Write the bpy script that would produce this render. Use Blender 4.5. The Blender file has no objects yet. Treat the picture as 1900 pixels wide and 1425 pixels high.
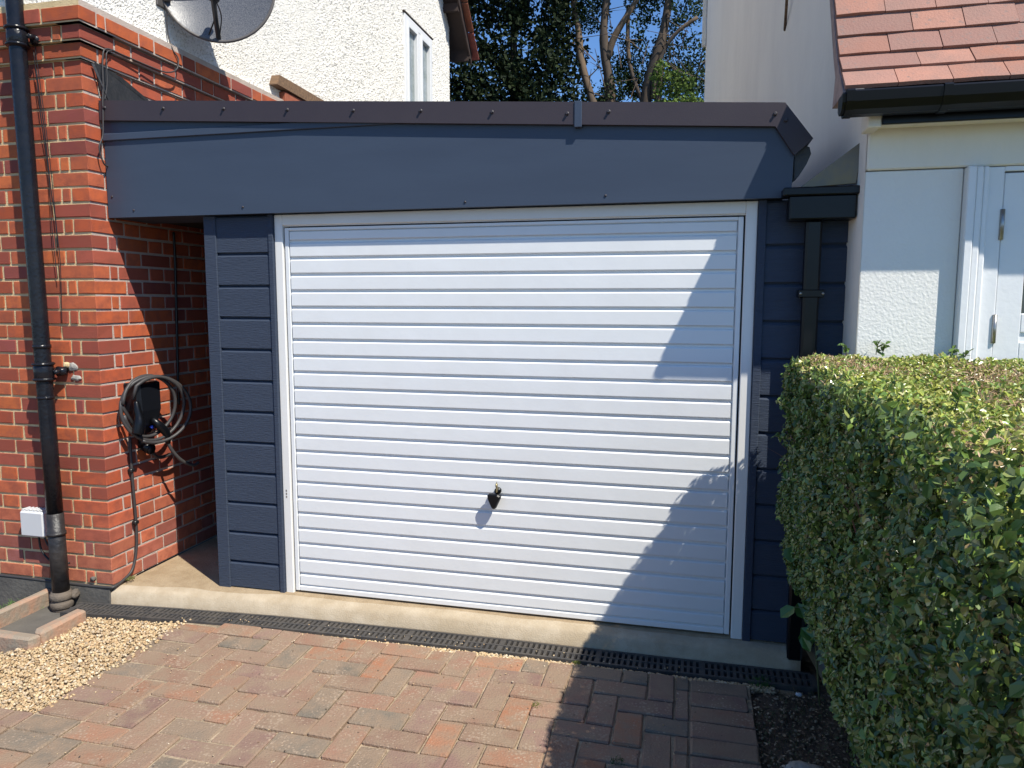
import bpy, math, random
import numpy as np
from mathutils import Vector, Matrix, noise
random.seed(7); RNG = np.random.default_rng(7)
C = bpy.data.collections.new('scene'); bpy.context.scene.collection.children.link(C)
S = 0.878          # everything below is laid out in survey units; one final pass brings it to metres
R = math.radians

# ------------------------------------------------------------------ camera, sky, sun, exposure
scn = bpy.context.scene
def make_camera():
    yaw, pitch, roll = 0.238, 0.111, 0.0015
    sy, cy, sp, cp = math.sin(yaw), math.cos(yaw), math.sin(pitch), math.cos(pitch)
    f = Vector((-sy*cp, cy*cp, -sp)); r = Vector((cy, sy, 0)); u = r.cross(f)
    r2 = r*math.cos(roll)+u*math.sin(roll); u2 = -r*math.sin(roll)+u*math.cos(roll)
    cd = bpy.data.cameras.new('camera'); co = bpy.data.objects.new('camera', cd)
    scn.collection.objects.link(co)
    co.matrix_world = Matrix(((r2.x, u2.x, -f.x, 2.2*S), (r2.y, u2.y, -f.y, -3.7*S), (r2.z, u2.z, -f.z, 1.675*S), (0, 0, 0, 1)))
    cd.sensor_width = 36; cd.lens = 36*1366/1900; cd.clip_start = 0.05; cd.clip_end = 2000
    scn.camera = co
make_camera()
TOSUN = Vector((1.5, -1.0, 2.38)).normalized()
w = bpy.data.worlds.new('World'); scn.world = w; w.use_nodes = True
nt = w.node_tree; nt.nodes.clear()
sky = nt.nodes.new('ShaderNodeTexSky'); sky.sky_type = 'NISHITA'; sky.sun_disc = False
sky.sun_elevation = math.asin(TOSUN.z); sky.sun_rotation = math.atan2(TOSUN.x, TOSUN.y)
sky.air_density = 1.0; sky.dust_density = 0.0; sky.ozone_density = 5.0
bg = nt.nodes.new('ShaderNodeBackground'); bg.inputs['Strength'].default_value = 0.097
ow = nt.nodes.new('ShaderNodeOutputWorld')
tn = nt.nodes.new('ShaderNodeMix'); tn.data_type = 'RGBA'; tn.blend_type = 'MULTIPLY'; tn.inputs[0].default_value = 1.0
tn.inputs[7].default_value = (0.85, 1.06, 1.28, 1)
nt.links.new(sky.outputs[0], tn.inputs[6]); nt.links.new(tn.outputs[2], bg.inputs[0]); nt.links.new(bg.outputs[0], ow.inputs[0])
sl = bpy.data.lights.new('sun', 'SUN'); sl.energy = 5.0; sl.angle = R(0.55); sl.color = (1.0, 0.95, 0.845)
so = bpy.data.objects.new('sun', sl); scn.collection.objects.link(so)
so.rotation_euler = TOSUN.to_track_quat('Z', 'Y').to_euler()
scn.view_settings.view_transform = 'Standard'; scn.view_settings.look = 'None'
scn.view_settings.exposure = 0.45; scn.view_settings.gamma = 1.0

# ------------------------------------------------------------------ materials
def mat(name, col, rough=0.7, metal=0.0, var=0.0, vscale=8.0, vcol=None, bump=0.0, bscale=60.0, bdet=4.0,
        tint=False, spec=0.5, aniso=None, bump2=None, trans=0.0, vdet=5.0, vlo=0.35, vhi=0.65, coat=0.0, bdist=0.01, spots=None):
    m = bpy.data.materials.new(name); m.use_nodes = True; n = m.node_tree; N = n.nodes; L = n.links
    b = N['Principled BSDF']; b.inputs['Roughness'].default_value = rough; b.inputs['Metallic'].default_value = metal
    b.inputs['Specular IOR Level'].default_value = spec; b.inputs['Coat Weight'].default_value = coat
    tc = N.new('ShaderNodeTexCoord'); co = tc.outputs['Object']
    if aniso:
        mp = N.new('ShaderNodeMapping'); mp.inputs['Scale'].default_value = aniso; L.new(co, mp.inputs[0]); coa = mp.outputs[0]
    else: coa = co
    cur = None
    if tint:
        at = N.new('ShaderNodeAttribute'); at.attribute_name = 'tint'; cur = at.outputs['Color']
    else:
        rg = N.new('ShaderNodeRGB'); rg.outputs[0].default_value = (*col, 1); cur = rg.outputs[0]
    if var:
        nz = N.new('ShaderNodeTexNoise'); nz.inputs['Scale'].default_value = vscale; nz.inputs['Detail'].default_value = vdet
        nz.inputs['Roughness'].default_value = 0.65; L.new(coa, nz.inputs['Vector'])
        mr = N.new('ShaderNodeMapRange'); mr.inputs[1].default_value = vlo; mr.inputs[2].default_value = vhi
        L.new(nz.outputs['Fac'], mr.inputs[0])
        mu = N.new('ShaderNodeMath'); mu.operation = 'MULTIPLY'; mu.inputs[1].default_value = var; L.new(mr.outputs[0], mu.inputs[0])
        mx = N.new('ShaderNodeMix'); mx.data_type = 'RGBA'; L.new(mu.outputs[0], mx.inputs[0]); L.new(cur, mx.inputs[6])
        mx.inputs[7].default_value = (*(vcol or tuple(c*0.5 for c in col)), 1); cur = mx.outputs[2]
    if spots:
        vs_ = N.new('ShaderNodeTexVoronoi'); vs_.inputs['Scale'].default_value = spots[0]; L.new(co, vs_.inputs['Vector'])
        n3 = N.new('ShaderNodeTexNoise'); n3.inputs['Scale'].default_value = spots[0]*.12; L.new(co, n3.inputs['Vector'])
        ad = N.new('ShaderNodeMath'); ad.operation = 'MULTIPLY_ADD'; ad.inputs[1].default_value = 1.2; ad.inputs[2].default_value = -.45; L.new(n3.outputs['Fac'], ad.inputs[0])
        sb = N.new('ShaderNodeMath'); sb.operation = 'SUBTRACT'; L.new(vs_.outputs['Distance'], sb.inputs[0]); L.new(ad.outputs[0], sb.inputs[1])
        r2 = N.new('ShaderNodeMapRange'); r2.inputs[1].default_value = spots[1]+.05; r2.inputs[2].default_value = spots[1]-.08; L.new(sb.outputs[0], r2.inputs[0])
        m3 = N.new('ShaderNodeMath'); m3.operation = 'MULTIPLY'; m3.inputs[1].default_value = .6; L.new(r2.outputs[0], m3.inputs[0])
        mx2 = N.new('ShaderNodeMix'); mx2.data_type = 'RGBA'; L.new(m3.outputs[0], mx2.inputs[0]); L.new(cur, mx2.inputs[6]); mx2.inputs[7].default_value = (*spots[2], 1); cur = mx2.outputs[2]
    L.new(cur, b.inputs['Base Color'])
    if bump:
        nb = N.new('ShaderNodeTexNoise'); nb.inputs['Scale'].default_value = bscale; nb.inputs['Detail'].default_value = bdet
        L.new(coa, nb.inputs['Vector'])
        bp = N.new('ShaderNodeBump'); bp.inputs['Strength'].default_value = bump; bp.inputs['Distance'].default_value = bdist
        L.new(nb.outputs['Fac'], bp.inputs['Height'])
        if bump2:
            vb = N.new('ShaderNodeTexVoronoi'); vb.inputs['Scale'].default_value = bump2[0]; L.new(co, vb.inputs['Vector'])
            b2 = N.new('ShaderNodeBump'); b2.inputs['Strength'].default_value = bump2[1]; b2.inputs['Distance'].default_value = bdist
            L.new(vb.outputs['Distance'], b2.inputs['Height']); L.new(bp.outputs[0], b2.inputs['Normal']); L.new(b2.outputs[0], b.inputs['Normal'])
        else: L.new(bp.outputs[0], b.inputs['Normal'])
    if trans:
        tr = N.new('ShaderNodeBsdfTranslucent'); L.new(cur, tr.inputs[0]); ms = N.new('ShaderNodeMixShader'); ms.inputs[0].default_value = trans
        L.new(b.outputs[0], ms.inputs[1]); L.new(tr.outputs[0], ms.inputs[2]); L.new(ms.outputs[0], N['Material Output'].inputs[0])
    return m
M = {}
M['brick'] = mat('brick', (.4,.1,.05), .85, tint=True, var=.65, vscale=17, vlo=.42, vhi=.66, vcol=(.24,.068,.045), bump=.3, bscale=190, spec=.2, bdist=.006)
M['mortar'] = mat('mortar', (.66,.51,.29), .95, var=.7, vscale=9, vcol=(.48,.36,.20), bump=.5, bscale=150, spec=.1)
M['mortar_grey'] = mat('grey_mortar', (.50,.42,.36), .95, var=.6, vscale=12, vcol=(.36,.29,.25), bump=.5, bscale=150, spec=.1)
M['render_rough'] = mat('pebbledash', (.78,.755,.70), .95, var=.8, vscale=95, vdet=2, vcol=(.42,.38,.33), vlo=.60, vhi=.72, bump=.4, bscale=260, spec=.1)  # dark specks in the colour stand in for shadows between pebbles
M['plinth'] = mat('plinth_render', (.13,.12,.105), .85, var=.7, vscale=5, vcol=(.07,.065,.06), bump=.4, bscale=50, spec=.2)
M['anth'] = mat('anthracite_board', (.046,.060,.090), .62, var=.25, vscale=3, vcol=(.036,.045,.065), bump=.8, bscale=14, aniso=(1.5,1.5,26), bdet=6, spec=.14, bdist=.005)
M['fascia'] = mat('anthracite_fascia', (.046,.062,.094), .42, var=.4, vscale=1.2, vcol=(.034,.045,.070), bump=.10, bscale=30, aniso=(1,1,6), spec=.38, bdist=.002)
M['trim'] = mat('brown_grey_trim', (.040,.031,.038), .5, var=.4, vscale=3, vcol=(.055,.044,.048), bump=.2, bscale=200, spec=.35, bdist=.002)
M['screw'] = mat('screw_head', (.035,.03,.035), .5)
M['door'] = mat('white_door_paint', (.735,.745,.745), .38, var=.22, vscale=2.6, vcol=(.62,.61,.57), bump=.35, bscale=3.2, bdet=7, spec=.45, bdist=.012)
M['frame'] = mat('white_frame_paint', (.74,.73,.70), .5, var=.2, vscale=5, vcol=(.62,.60,.55), bump=.1, bscale=60, spec=.4, bdist=.002)
M['dark'] = mat('dark_void', (.008,.008,.009), .9)  # near-black colour stands in for unlit depth
M['concrete'] = mat('slab_concrete', (.37,.285,.185), .92, var=.9, vscale=7, vcol=(.28,.205,.125), vlo=.38, vhi=.62, bump=.5, bscale=110, bump2=(160,.25), spec=.15, spots=(120,.02,(.30,.22,.14)))
M['concrete_edge'] = mat('slab_edge', (.45,.375,.275), .92, var=.6, vscale=7, vcol=(.31,.24,.155), vlo=.38, vhi=.62, bump=.3, bscale=150, spec=.15, spots=(110,.02,(.36,.28,.19)))
M['plastic'] = mat('black_plastic', (.018,.019,.022), .45, var=.5, vscale=20, vcol=(.05,.047,.045), bump=.2, bscale=70, spec=.45)
M['dustplastic'] = mat('dusty_plastic', (.045,.044,.045), .6, var=.8, vscale=14, vcol=(.09,.08,.07), bump=.2, bscale=90, spec=.35)
M['iron'] = mat('cast_iron', (.007,.008,.012), .24, var=.25, vscale=14, vcol=(.03,.027,.028), bump=.6, bscale=60, bdet=3, spec=.30, bdist=.004)
M['irondust'] = mat('dusty_iron', (.012,.012,.014), .45, var=.8, vscale=9, vcol=(.042,.036,.033), bump=.5, bscale=40, spec=.4)
M['clay'] = mat('clay_collar', (.075,.062,.052), .85, var=.7, vscale=10, vcol=(.17,.135,.10), bump=.5, bscale=60)
M['rubber'] = mat('grey_rubber', (.045,.042,.042), .5, spec=.4)
M['rubberblack'] = mat('black_rubber', (.012,.012,.013), .42, spec=.45)
M['gloss'] = mat('gloss_black', (.004,.0045,.006), .30, spec=.28)
M['charger'] = mat('charger_shell', (.007,.008,.011), .3, spec=.35, bump=.08, bscale=300)
M['bluedot'] = mat('blue_button', (.03,.08,.6), .4)
M['whiteplastic'] = mat('white_plastic', (.56,.57,.58), .4, var=.2, vscale=14, vcol=(.55,.55,.53))
M['dish'] = mat('dish_grey', (.055,.063,.08), .27, .0, spec=.35, var=.75, vscale=170, vcol=(.17,.17,.18), bump=.12, bscale=200)
M['mesh'] = mat('dish_rim', (.10,.09,.085), .5, .3)
M['tile'] = mat('clay_tile', (.5,.22,.15), .8, tint=True, var=.7, vscale=6, vlo=.4, vhi=.62, vcol=(.27,.165,.135), bump=.3, bscale=120, spec=.2, spots=(45,.02,(.22,.16,.14)))
M['verge'] = mat('verge_mortar', (.42,.31,.27), .9, var=.8, vscale=14, vcol=(.23,.17,.16), bump=.5, bscale=40)
M['oldtile'] = mat('old_tile', (.2,.06,.035), .8, tint=True, var=.6, vscale=12, vcol=(.08,.035,.03), bump=.4, bscale=60)
M['wood'] = mat('weathered_wood', (.25,.15,.08), .85, var=.8, vscale=7, vcol=(.10,.06,.04), bump=.5, bscale=20, aniso=(1,8,8))
M['darkwood'] = mat('dark_wood', (.045,.026,.02), .8, var=.5, vscale=7, vcol=(.02,.013,.012))
M['cream'] = mat('cream_render', (.80,.765,.68), .9, var=.5, vscale=1.5, vcol=(.64,.60,.52), bump=.4, bscale=45, spec=.15, aniso=(1,1,.35))
M['flank'] = mat('flank_render', (.88,.83,.74), .9, var=.5, vscale=1.3, vlo=.42, vhi=.72, vcol=(.68,.635,.57), bump=.35, bscale=40, spec=.12, aniso=(1,1.0,.45))
M['stucco'] = mat('white_textured_render', (.77,.76,.72), .9, var=.15, vscale=8, vcol=(.66,.64,.60), bump=.5, bscale=95, bdet=3, spec=.2, bdist=.005)
M['whitewood'] = mat('white_gloss_wood', (.74,.75,.76), .35, var=.15, vscale=8, vcol=(.64,.63,.61), bump=.1, bscale=40)
M['glass'] = mat('window_glass', (.02,.03,.035), .04, spec=.8)
M['paneglass'] = mat('patterned_glass', (.30,.34,.36), .12, var=.7, vscale=11, vcol=(.13,.17,.15), spec=.7, bump=.3, bscale=50)
M['steel'] = mat('hinge_steel', (.40,.39,.37), .35, .8, var=.5, vscale=40, vcol=(.2,.18,.16))
M['brass'] = mat('brass_key', (.40,.33,.18), .4, .8)
M['lead'] = mat('sheet_metal', (.13,.125,.12), .4, .5, var=.8, vscale=5, vcol=(.24,.17,.08), bump=.1, bscale=6)
M['felt'] = mat('roof_felt', (.05,.05,.055), .9, bump=.3, bscale=150)
M['paver'] = mat('clay_paver', (.25,.12,.08), .9, tint=True, var=.9, vscale=10, vlo=.34, vhi=.60, vcol=(.255,.185,.13), bump=.3, bscale=120, bump2=(130,.2), spec=.15, spots=(75,.05,(.36,.275,.205)))
M['joint'] = mat('joint_sand', (.44,.34,.23), .95, var=.7, vscale=16, vcol=(.11,.085,.055), bump=.8, bscale=120)
M['pebble'] = mat('gravel_stone', (.6,.45,.28), .8, tint=True, var=.3, vscale=40, vcol=(.45,.32,.18), spec=.3)
M['sandbed'] = mat('gravel_bed', (.34,.25,.15), .95, var=.6, vscale=40, vcol=(.22,.14,.07), bump=.8, bscale=130)
M['soil'] = mat('soil', (.13,.088,.058), .95, var=.8, vscale=20, vcol=(.03,.024,.018), bump=1.0, bscale=90)
M['litter'] = mat('litter', (.2,.12,.06), .85, tint=True)
M['ground'] = mat('ground_surface', (.075,.075,.075), .95, var=.5, vscale=3, vcol=(.05,.05,.05), bump=.3, bscale=60)
M['leaf'] = mat('privet_leaf', (.05,.1,.02), .27, tint=True, trans=.18, spec=.6)
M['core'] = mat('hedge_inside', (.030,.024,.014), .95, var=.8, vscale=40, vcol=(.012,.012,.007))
M['twig'] = mat('twig', (.16,.10,.06), .85, tint=True)
M['treeleaf'] = mat('tree_leaf', (.04,.08,.02), .6, tint=True, trans=.18, spec=.12)
M['bark'] = mat('bark', (.15,.10,.06), .9, var=1.0, vscale=1.6, vcol=(.05,.038,.03), bump=.8, bscale=14, aniso=(1,1,.3))  # dark blotches in the colour leave patches that read as sunlit
M['moss'] = mat('moss', (.06,.09,.02), .9, tint=True)
M['cement'] = mat('cement_patch', (.36,.34,.30), .95, bump=.7, bscale=60, var=.4, vscale=20, vcol=(.25,.23,.2))
M['tcclay'] = mat('terracotta_kerb', (.38,.215,.14), .9, var=1.0, vscale=7, vlo=.4, vhi=.6, vcol=(.27,.22,.165), bump=.4, bscale=60)
M['whitepebble'] = mat('white_trim', (.74,.74,.73), .45)

# ------------------------------------------------------------------ mesh builder
class MB:
    def __init__(s): s.v=[]; s.f=[]; s.m=[]; s.t=[]; s.mats=[]; s.cur=0; s.tint=(1,1,1); s.smooth=[]; s.sm=False
    def use(s, mt, tint=None):
        if mt not in s.mats: s.mats.append(mt)
        s.cur = s.mats.index(mt)
        if tint: s.tint = tint
        return s
    def add(s, vs, fs):
        b=len(s.v); s.v += [tuple(q) for q in vs]; s.t += [s.tint]*len(vs)
        for f in fs: s.f.append(tuple(i+b for i in f)); s.m.append(s.cur); s.smooth.append(s.sm)
    def box(s, x0,x1,y0,y1,z0,z1, c=0.0, jit=0.0, rz=0.0, tilt=None):
        X0,X1=min(x0,x1),max(x0,x1);Y0,Y1=min(y0,y1),max(y0,y1);Z0,Z1=min(z0,z1),max(z0,z1)
        cx,cy,cz=(X0+X1)/2,(Y0+Y1)/2,(Z0+Z1)/2; h=((X1-X0)/2,(Y1-Y0)/2,(Z1-Z0)/2)
        vs=[];fs=[]
        if c<=0:
            vs=[Vector((sx*h[0],sy*h[1],sz*h[2])) for sx in(-1,1) for sy in(-1,1) for sz in(-1,1)]
            fs=[(0,1,3,2),(4,6,7,5),(0,4,5,1),(2,3,7,6),(0,2,6,4),(1,5,7,3)]
        else:
            idx={}
            for sx in(-1,1):
                for sy in(-1,1):
                    for sz in(-1,1):
                        for ax in range(3):
                            p=[sx*(h[0]-(c if ax!=0 else 0)), sy*(h[1]-(c if ax!=1 else 0)), sz*(h[2]-(c if ax!=2 else 0))]
                            idx[(sx,sy,sz,ax)]=len(vs); vs.append(Vector(p))
            g=lambda a,b,d,ax: idx[(a,b,d,ax)]
            for k in(-1,1):
                q=[g(k,-1,-1,0),g(k,1,-1,0),g(k,1,1,0),g(k,-1,1,0)]; fs.append(q if k>0 else q[::-1])
                q=[g(-1,k,-1,1),g(1,k,-1,1),g(1,k,1,1),g(-1,k,1,1)]; fs.append(q[::-1] if k>0 else q)
                q=[g(-1,-1,k,2),g(1,-1,k,2),g(1,1,k,2),g(-1,1,k,2)]; fs.append(q if k>0 else q[::-1])
            for a in(-1,1):
                for b in(-1,1):
                    q=[g(-1,a,b,1),g(1,a,b,1),g(1,a,b,2),g(-1,a,b,2)]; fs.append(q if a*b<0 else q[::-1])
                    q=[g(a,-1,b,0),g(a,1,b,0),g(a,1,b,2),g(a,-1,b,2)]; fs.append(q if a*b>0 else q[::-1])
                    q=[g(a,b,-1,0),g(a,b,1,0),g(a,b,1,1),g(a,b,-1,1)]; fs.append(q if a*b<0 else q[::-1])
                    for d in(-1,1):
                        q=[g(a,b,d,0),g(a,b,d,1),g(a,b,d,2)]; fs.append(q if a*b*d>0 else q[::-1])
        if jit:
            for q in vs:
                q.x+=random.uniform(-jit,jit); q.y+=random.uniform(-jit,jit); q.z+=random.uniform(-jit,jit)
        if tilt:
            mt=Matrix.Rotation(tilt[0],3,'X')@Matrix.Rotation(tilt[1],3,'Y')@Matrix.Rotation(rz,3,'Z'); vs=[mt@q for q in vs]
        elif rz:
            mt=Matrix.Rotation(rz,3,'Z'); vs=[mt@q for q in vs]
        s.add([(q.x+cx,q.y+cy,q.z+cz) for q in vs], fs)
    def tube(s, pts, r, n=10, cap=True, sm=True):
        pts=[Vector(p) for p in pts]; rs=r if isinstance(r,(list,tuple)) else [r]*len(pts)
        old=s.sm; s.sm=sm; vs=[];fs=[]; ref=None
        for i,p in enumerate(pts):
            d=(pts[min(i+1,len(pts)-1)]-pts[max(i-1,0)]).normalized()
            if ref is None:
                ref=d.orthogonal().normalized()
            ref=(ref-d*ref.dot(d)).normalized(); b=d.cross(ref)
            for k in range(n):
                a=2*math.pi*k/n; vs.append(p+(ref*math.cos(a)+b*math.sin(a))*rs[i])
        for i in range(len(pts)-1):
            for k in range(n):
                fs.append((i*n+k,i*n+(k+1)%n,(i+1)*n+(k+1)%n,(i+1)*n+k))
        if cap: fs.append(tuple(range(n))[::-1]); fs.append(tuple((len(pts)-1)*n+k for k in range(n)))
        s.add(vs,fs); s.sm=old
    def prism(s, poly, axis, a, b):
        # poly: 2D points in the other two axes order; extruded along axis from a to b
        def P(u,v,t): return {0:(t,u,v),1:(u,t,v),2:(u,v,t)}[axis]
        n=len(poly); vs=[P(u,v,a) for u,v in poly]+[P(u,v,b) for u,v in poly]
        fs=[tuple(range(n))[::-1],tuple(range(n,2*n))]+[(i,(i+1)%n,n+(i+1)%n,n+i) for i in range(n)]
        s.add(vs,fs)
    def quad(s,*p): s.add(p,[tuple(range(len(p)))])
    def build(s, name, parent=None, recalc=True):
        me=bpy.data.meshes.new(name); me.from_pydata(s.v,[],s.f)
        for mt in s.mats: me.materials.append(M[mt])
        me.polygons.foreach_set('material_index',s.m); me.polygons.foreach_set('use_smooth',s.smooth)
        at=me.color_attributes.new('tint','FLOAT_COLOR','POINT')
        at.data.foreach_set('color',np.concatenate([np.array(s.t,dtype=np.float32).reshape(-1,3),np.ones((len(s.t),1),np.float32)],1).ravel())
        if recalc:
            import bmesh
            bm=bmesh.new(); bm.from_mesh(me); bmesh.ops.recalc_face_normals(bm,faces=bm.faces); bm.to_mesh(me); bm.free()
        me.update(); o=bpy.data.objects.new(name,me); C.objects.link(o)
        if parent: o.parent=parent
        return o
def tag(o,label,cat,group=None):
    o['label']=label; o['category']=cat
    if group: o['group']=group
    return o
def struct(o): o['kind']='structure'; return o
def stuff(o,label=None,cat=None):
    o['kind']='stuff'
    if label: o['label']=label; o['category']=cat
    return o
def thing(name,label,cat,group=None):
    o=bpy.data.objects.new(name,None); C.objects.link(o); o.empty_display_size=.1
    return tag(o,label,cat,group)
def simple(mt,name,parent,fn,tint=None,**k):
    b=MB(); b.use(mt,tint); fn(b); return b.build(name,parent,**k)
def np_mesh(name,V,F,mt,T=None,parent=None,smooth=False):
    # V (n,3), F (m,k) uniform polygons
    me=bpy.data.meshes.new(name); k=F.shape[1]
    me.vertices.add(len(V)); me.vertices.foreach_set('co',V.astype(np.float32).ravel())
    me.loops.add(F.size); me.loops.foreach_set('vertex_index',F.astype(np.int32).ravel())
    me.polygons.add(len(F)); me.polygons.foreach_set('loop_start',np.arange(0,F.size,k,dtype=np.int32))
    me.polygons.foreach_set('loop_total',np.full(len(F),k,dtype=np.int32))
    me.polygons.foreach_set('use_smooth',np.full(len(F),smooth))
    me.update(calc_edges=True); me.materials.append(M[mt])
    if T is not None:
        at=me.color_attributes.new('tint','FLOAT_COLOR','POINT')
        at.data.foreach_set('color',np.concatenate([T,np.ones((len(T),1))],1).astype(np.float32).ravel())
    o=bpy.data.objects.new(name,me); C.objects.link(o)
    if parent: o.parent=parent
    return o
def fbm(x,y,sc,seed=0):
    return noise.fractal(Vector((x*sc+seed*17.3,y*sc-seed*9.1,seed*3.7)),1.0,2.0,4)
def smoothpath(pts,n=6):
    P=[Vector(p) for p in pts]; out=[]
    for i in range(len(P)-1):
        p0,p1,p2,p3=P[max(i-1,0)],P[i],P[i+1],P[min(i+2,len(P)-1)]
        for k in range(n):
            t=k/n; out.append(0.5*((2*p1)+(-p0+p2)*t+(2*p0-5*p1+4*p2-p3)*t*t+(-p0+3*p1-3*p2+p3)*t**3))
    out.append(P[-1]); return out

# ================================================================== GROUND
# line of the slab foot and drain (it wanders a little, as laid)
def yb(x):
    K=[(-1.6,-.262),(-1.33,-.236),(-.7,-.168),(0,-.118),(.7,-.098),(1.35,-.088),(2.1,-.092),(2.9,-.086)]
    for (a,p),(b_,q) in zip(K,K[1:]):
        if x<=b_: return p+(q-p)*(x-a)/(b_-a)
    return K[-1][1]
GZ=-0.10
g=MB().use('ground')
g.add([(-60,-60,-.25),(60,-60,-.25),(60,90,-.25),(-60,90,-.25)],[(0,1,2,3)])
struct(g.build('ground'))
# soil bed under the hedge and at the left edge of the frame
def soil_sheet(name,x0,x1,y0,y1,z,seed,amp=.018,step=.03):
    nx=int((x1-x0)/step)+1; ny=int((y1-y0)/step)+1; V=[]
    for j in range(ny):
        for i in range(nx):
            x=x0+(x1-x0)*i/(nx-1); y=y0+(y1-y0)*j/(ny-1)
            e=min(1,min(i,nx-1-i,j,ny-1-j)/3)
            V.append((x,y,z+amp*fbm(x,y,5,seed)*e-(1-e)*.02))
    idx=np.arange(nx*ny).reshape(ny,nx)
    F=np.stack([idx[:-1,:-1],idx[:-1,1:],idx[1:,1:],idx[1:,:-1]],-1).reshape(-1,4)
    return np_mesh(name,np.array(V),F,'soil',smooth=True)
struct(soil_sheet('soil_bed',2.50,5.2,-4.2,-.10,-.125,1))
struct(soil_sheet('soil_bed',-3.2,-.95,-1.24,-.24,-.175,2))
# sand bed beneath the pavers
b=MB().use('joint'); b.box(-.53,2.51,-4.5,-.262,-.2,GZ-.009); b.box(-3.4,-.533,-4.5,-1.245,-.2,GZ-.014)
struct(b.build('paving_bed'))
# pavers: 90 degree herringbone with a border of blocks laid across each edge
PAL=[(.29,.155,.10),(.265,.15,.105),(.235,.15,.11),(.20,.155,.115),(.165,.14,.11),(.33,.155,.09),(.25,.155,.11),(.225,.14,.115)]
def paver(b,x0,x1,y0,y1,seed):
    x=(x0+x1)/2;y=(y0+y1)/2
    k=fbm(x,y,1.3,3)+random.uniform(-.55,.55)
    i=random.choice([0,1,5,6,7,0,1]) if k>-.02 else random.choice([2,3,4,6,7])
    t=PAL[i]; f=random.uniform(.88,1.12); b.tint=tuple(c*f for c in t)
    dz=random.uniform(-.0045,.0045)+.006*fbm(x,y,1.1,8)
    b.box(x0+.004,x1-.004,y0+.004,y1-.004,GZ-.07,GZ+dz,c=.006,jit=.0022,rz=random.uniform(-.016,.016),tilt=(random.uniform(-.02,.014),random.uniform(-.011,.011)))
b=MB().use('paver')
W=.1225; L_=.245; XL,XR=-.52,2.505; YF=-.272; YN=-4.3
y=YF
for q_ in (0,):
    paver(b,XR-L_-.02,XR,y-W,y,1); paver(b,XL,XL+L_,y-W+.001,y-.045,1); y-=W
while y>YN:
    paver(b,XL,XL+L_,y-W,y,1); paver(b,XR-L_-.02,XR+random.uniform(-.012,.012),y-W,y,1); y-=W
ix0,ix1=XL+L_,XR-L_-.02
# herringbone units on a grid of W
nxg=int((ix1-ix0)/W)+1; nyg=int((YF-YN)/W)+1
done=set()
for j in range(-1,nyg+1):
    for i in range(-1,nxg+1):
        k=(i-j)%4
        # horizontal block covers (i,j),(i+1,j) when k==0 ; vertical covers (i,j),(i,j+1) when k==2
        if k==0: cells=[(i,j),(i+1,j)]
        elif k==3:
            cells=[(i,j),(i,j+1)]
        else: continue
        cs=[c for c in cells if 0<=c[1]<nyg]
        if not cs: continue
        x0=max(ix0,ix0+min(c[0] for c in cs)*W); x1=min(ix1,ix0+(max(c[0] for c in cs)+1)*W)
        y1=YF-min(c[1] for c in cs)*W; y0=YF-(max(c[1] for c in cs)+1)*W
        if x1-x0<.03: continue
        paver(b,x0,x1,y0,y1,2)
struct(b.build('driveway_paving'))
b=MB().use('paver')
for j in range(18):
    y=-1.245-j*W; x=-.53-(0 if j%2 else .1); 
    while x>-3.3: paver(b,x-L_,x,y-W,y,3); x-=L_
    if j%2==0: paver(b,-.63,-.53,y-W,y,3)
struct(b.build('path_paving'))
# gravel
def ico():
    t=(1+5**.5)/2
    v=np.array([(-1,t,0),(1,t,0),(-1,-t,0),(1,-t,0),(0,-1,t),(0,1,t),(0,-1,-t),(0,1,-t),(t,0,-1),(t,0,1),(-t,0,-1),(-t,0,1)],float); v/=np.linalg.norm(v[0])
    f=np.array([(0,11,5),(0,5,1),(0,1,7),(0,7,10),(0,10,11),(1,5,9),(5,11,4),(11,10,2),(10,7,6),(7,1,8),(3,9,4),(3,4,2),(3,2,6),(3,6,8),(3,8,9),(4,9,5),(2,4,11),(6,2,10),(8,6,7),(9,8,1)])
    return v,f
IV,IF=ico()
def stones(name,P,size,pal,mt='pebble',parent=None):
    n=len(P); q=RNG.normal(size=(n,3,3)); Q=np.linalg.qr(q)[0]
    sc=size[:,None]*np.stack([RNG.uniform(.8,1.35,n),RNG.uniform(.7,1.1,n),RNG.uniform(.5,.85,n)],1)
    base=IV[None]*(1+RNG.uniform(-.16,.16,(n,12,1)))
    V=np.einsum('nij,nkj->nki',Q,base*sc[:,None,:]); V[:,:,2]*=.8
    V=(V+P[:,None,:]).reshape(-1,3); F=(IF[None]+(np.arange(n)*12)[:,None,None]).reshape(-1,3)
    pal=np.array(pal); c=pal[RNG.integers(0,len(pal),n)]*RNG.uniform(.75,1.2,(n,1)); T=np.repeat(c,12,0)
    return np_mesh(name,V,F,mt,T,parent,smooth=True)
GP=[(.40,.31,.21),(.50,.37,.21),(.56,.44,.28),(.44,.30,.16),(.60,.51,.38),(.40,.27,.15),(.47,.33,.19),(.54,.42,.25)]
def scatter(n,x0,x1,y0,y1,z,dz=.008,inside=None):
    P=np.stack([RNG.uniform(x0,x1,n),RNG.uniform(y0,y1,n),z+RNG.uniform(-dz,dz,n)],1)
    if inside: P=P[[inside(*p) for p in P]]
    return P
b=MB().use('sandbed'); b.box(-1.13,-.532,-1.243,-.272,-.2,GZ-.024); b.box(-.53,2.75,-.272,-.15,-.2,GZ-.024); struct(b.build('gravel_bed'))
ins=lambda x,y,z: y<yb(x)-.166 and x>(-1.08-.10*max(0,(-.72-y))*8) and x<-.53+.012*math.sin(y*30)
P=scatter(15500,-1.6,-.50,-1.245,-.275,GZ-.014,.011,ins)
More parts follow.
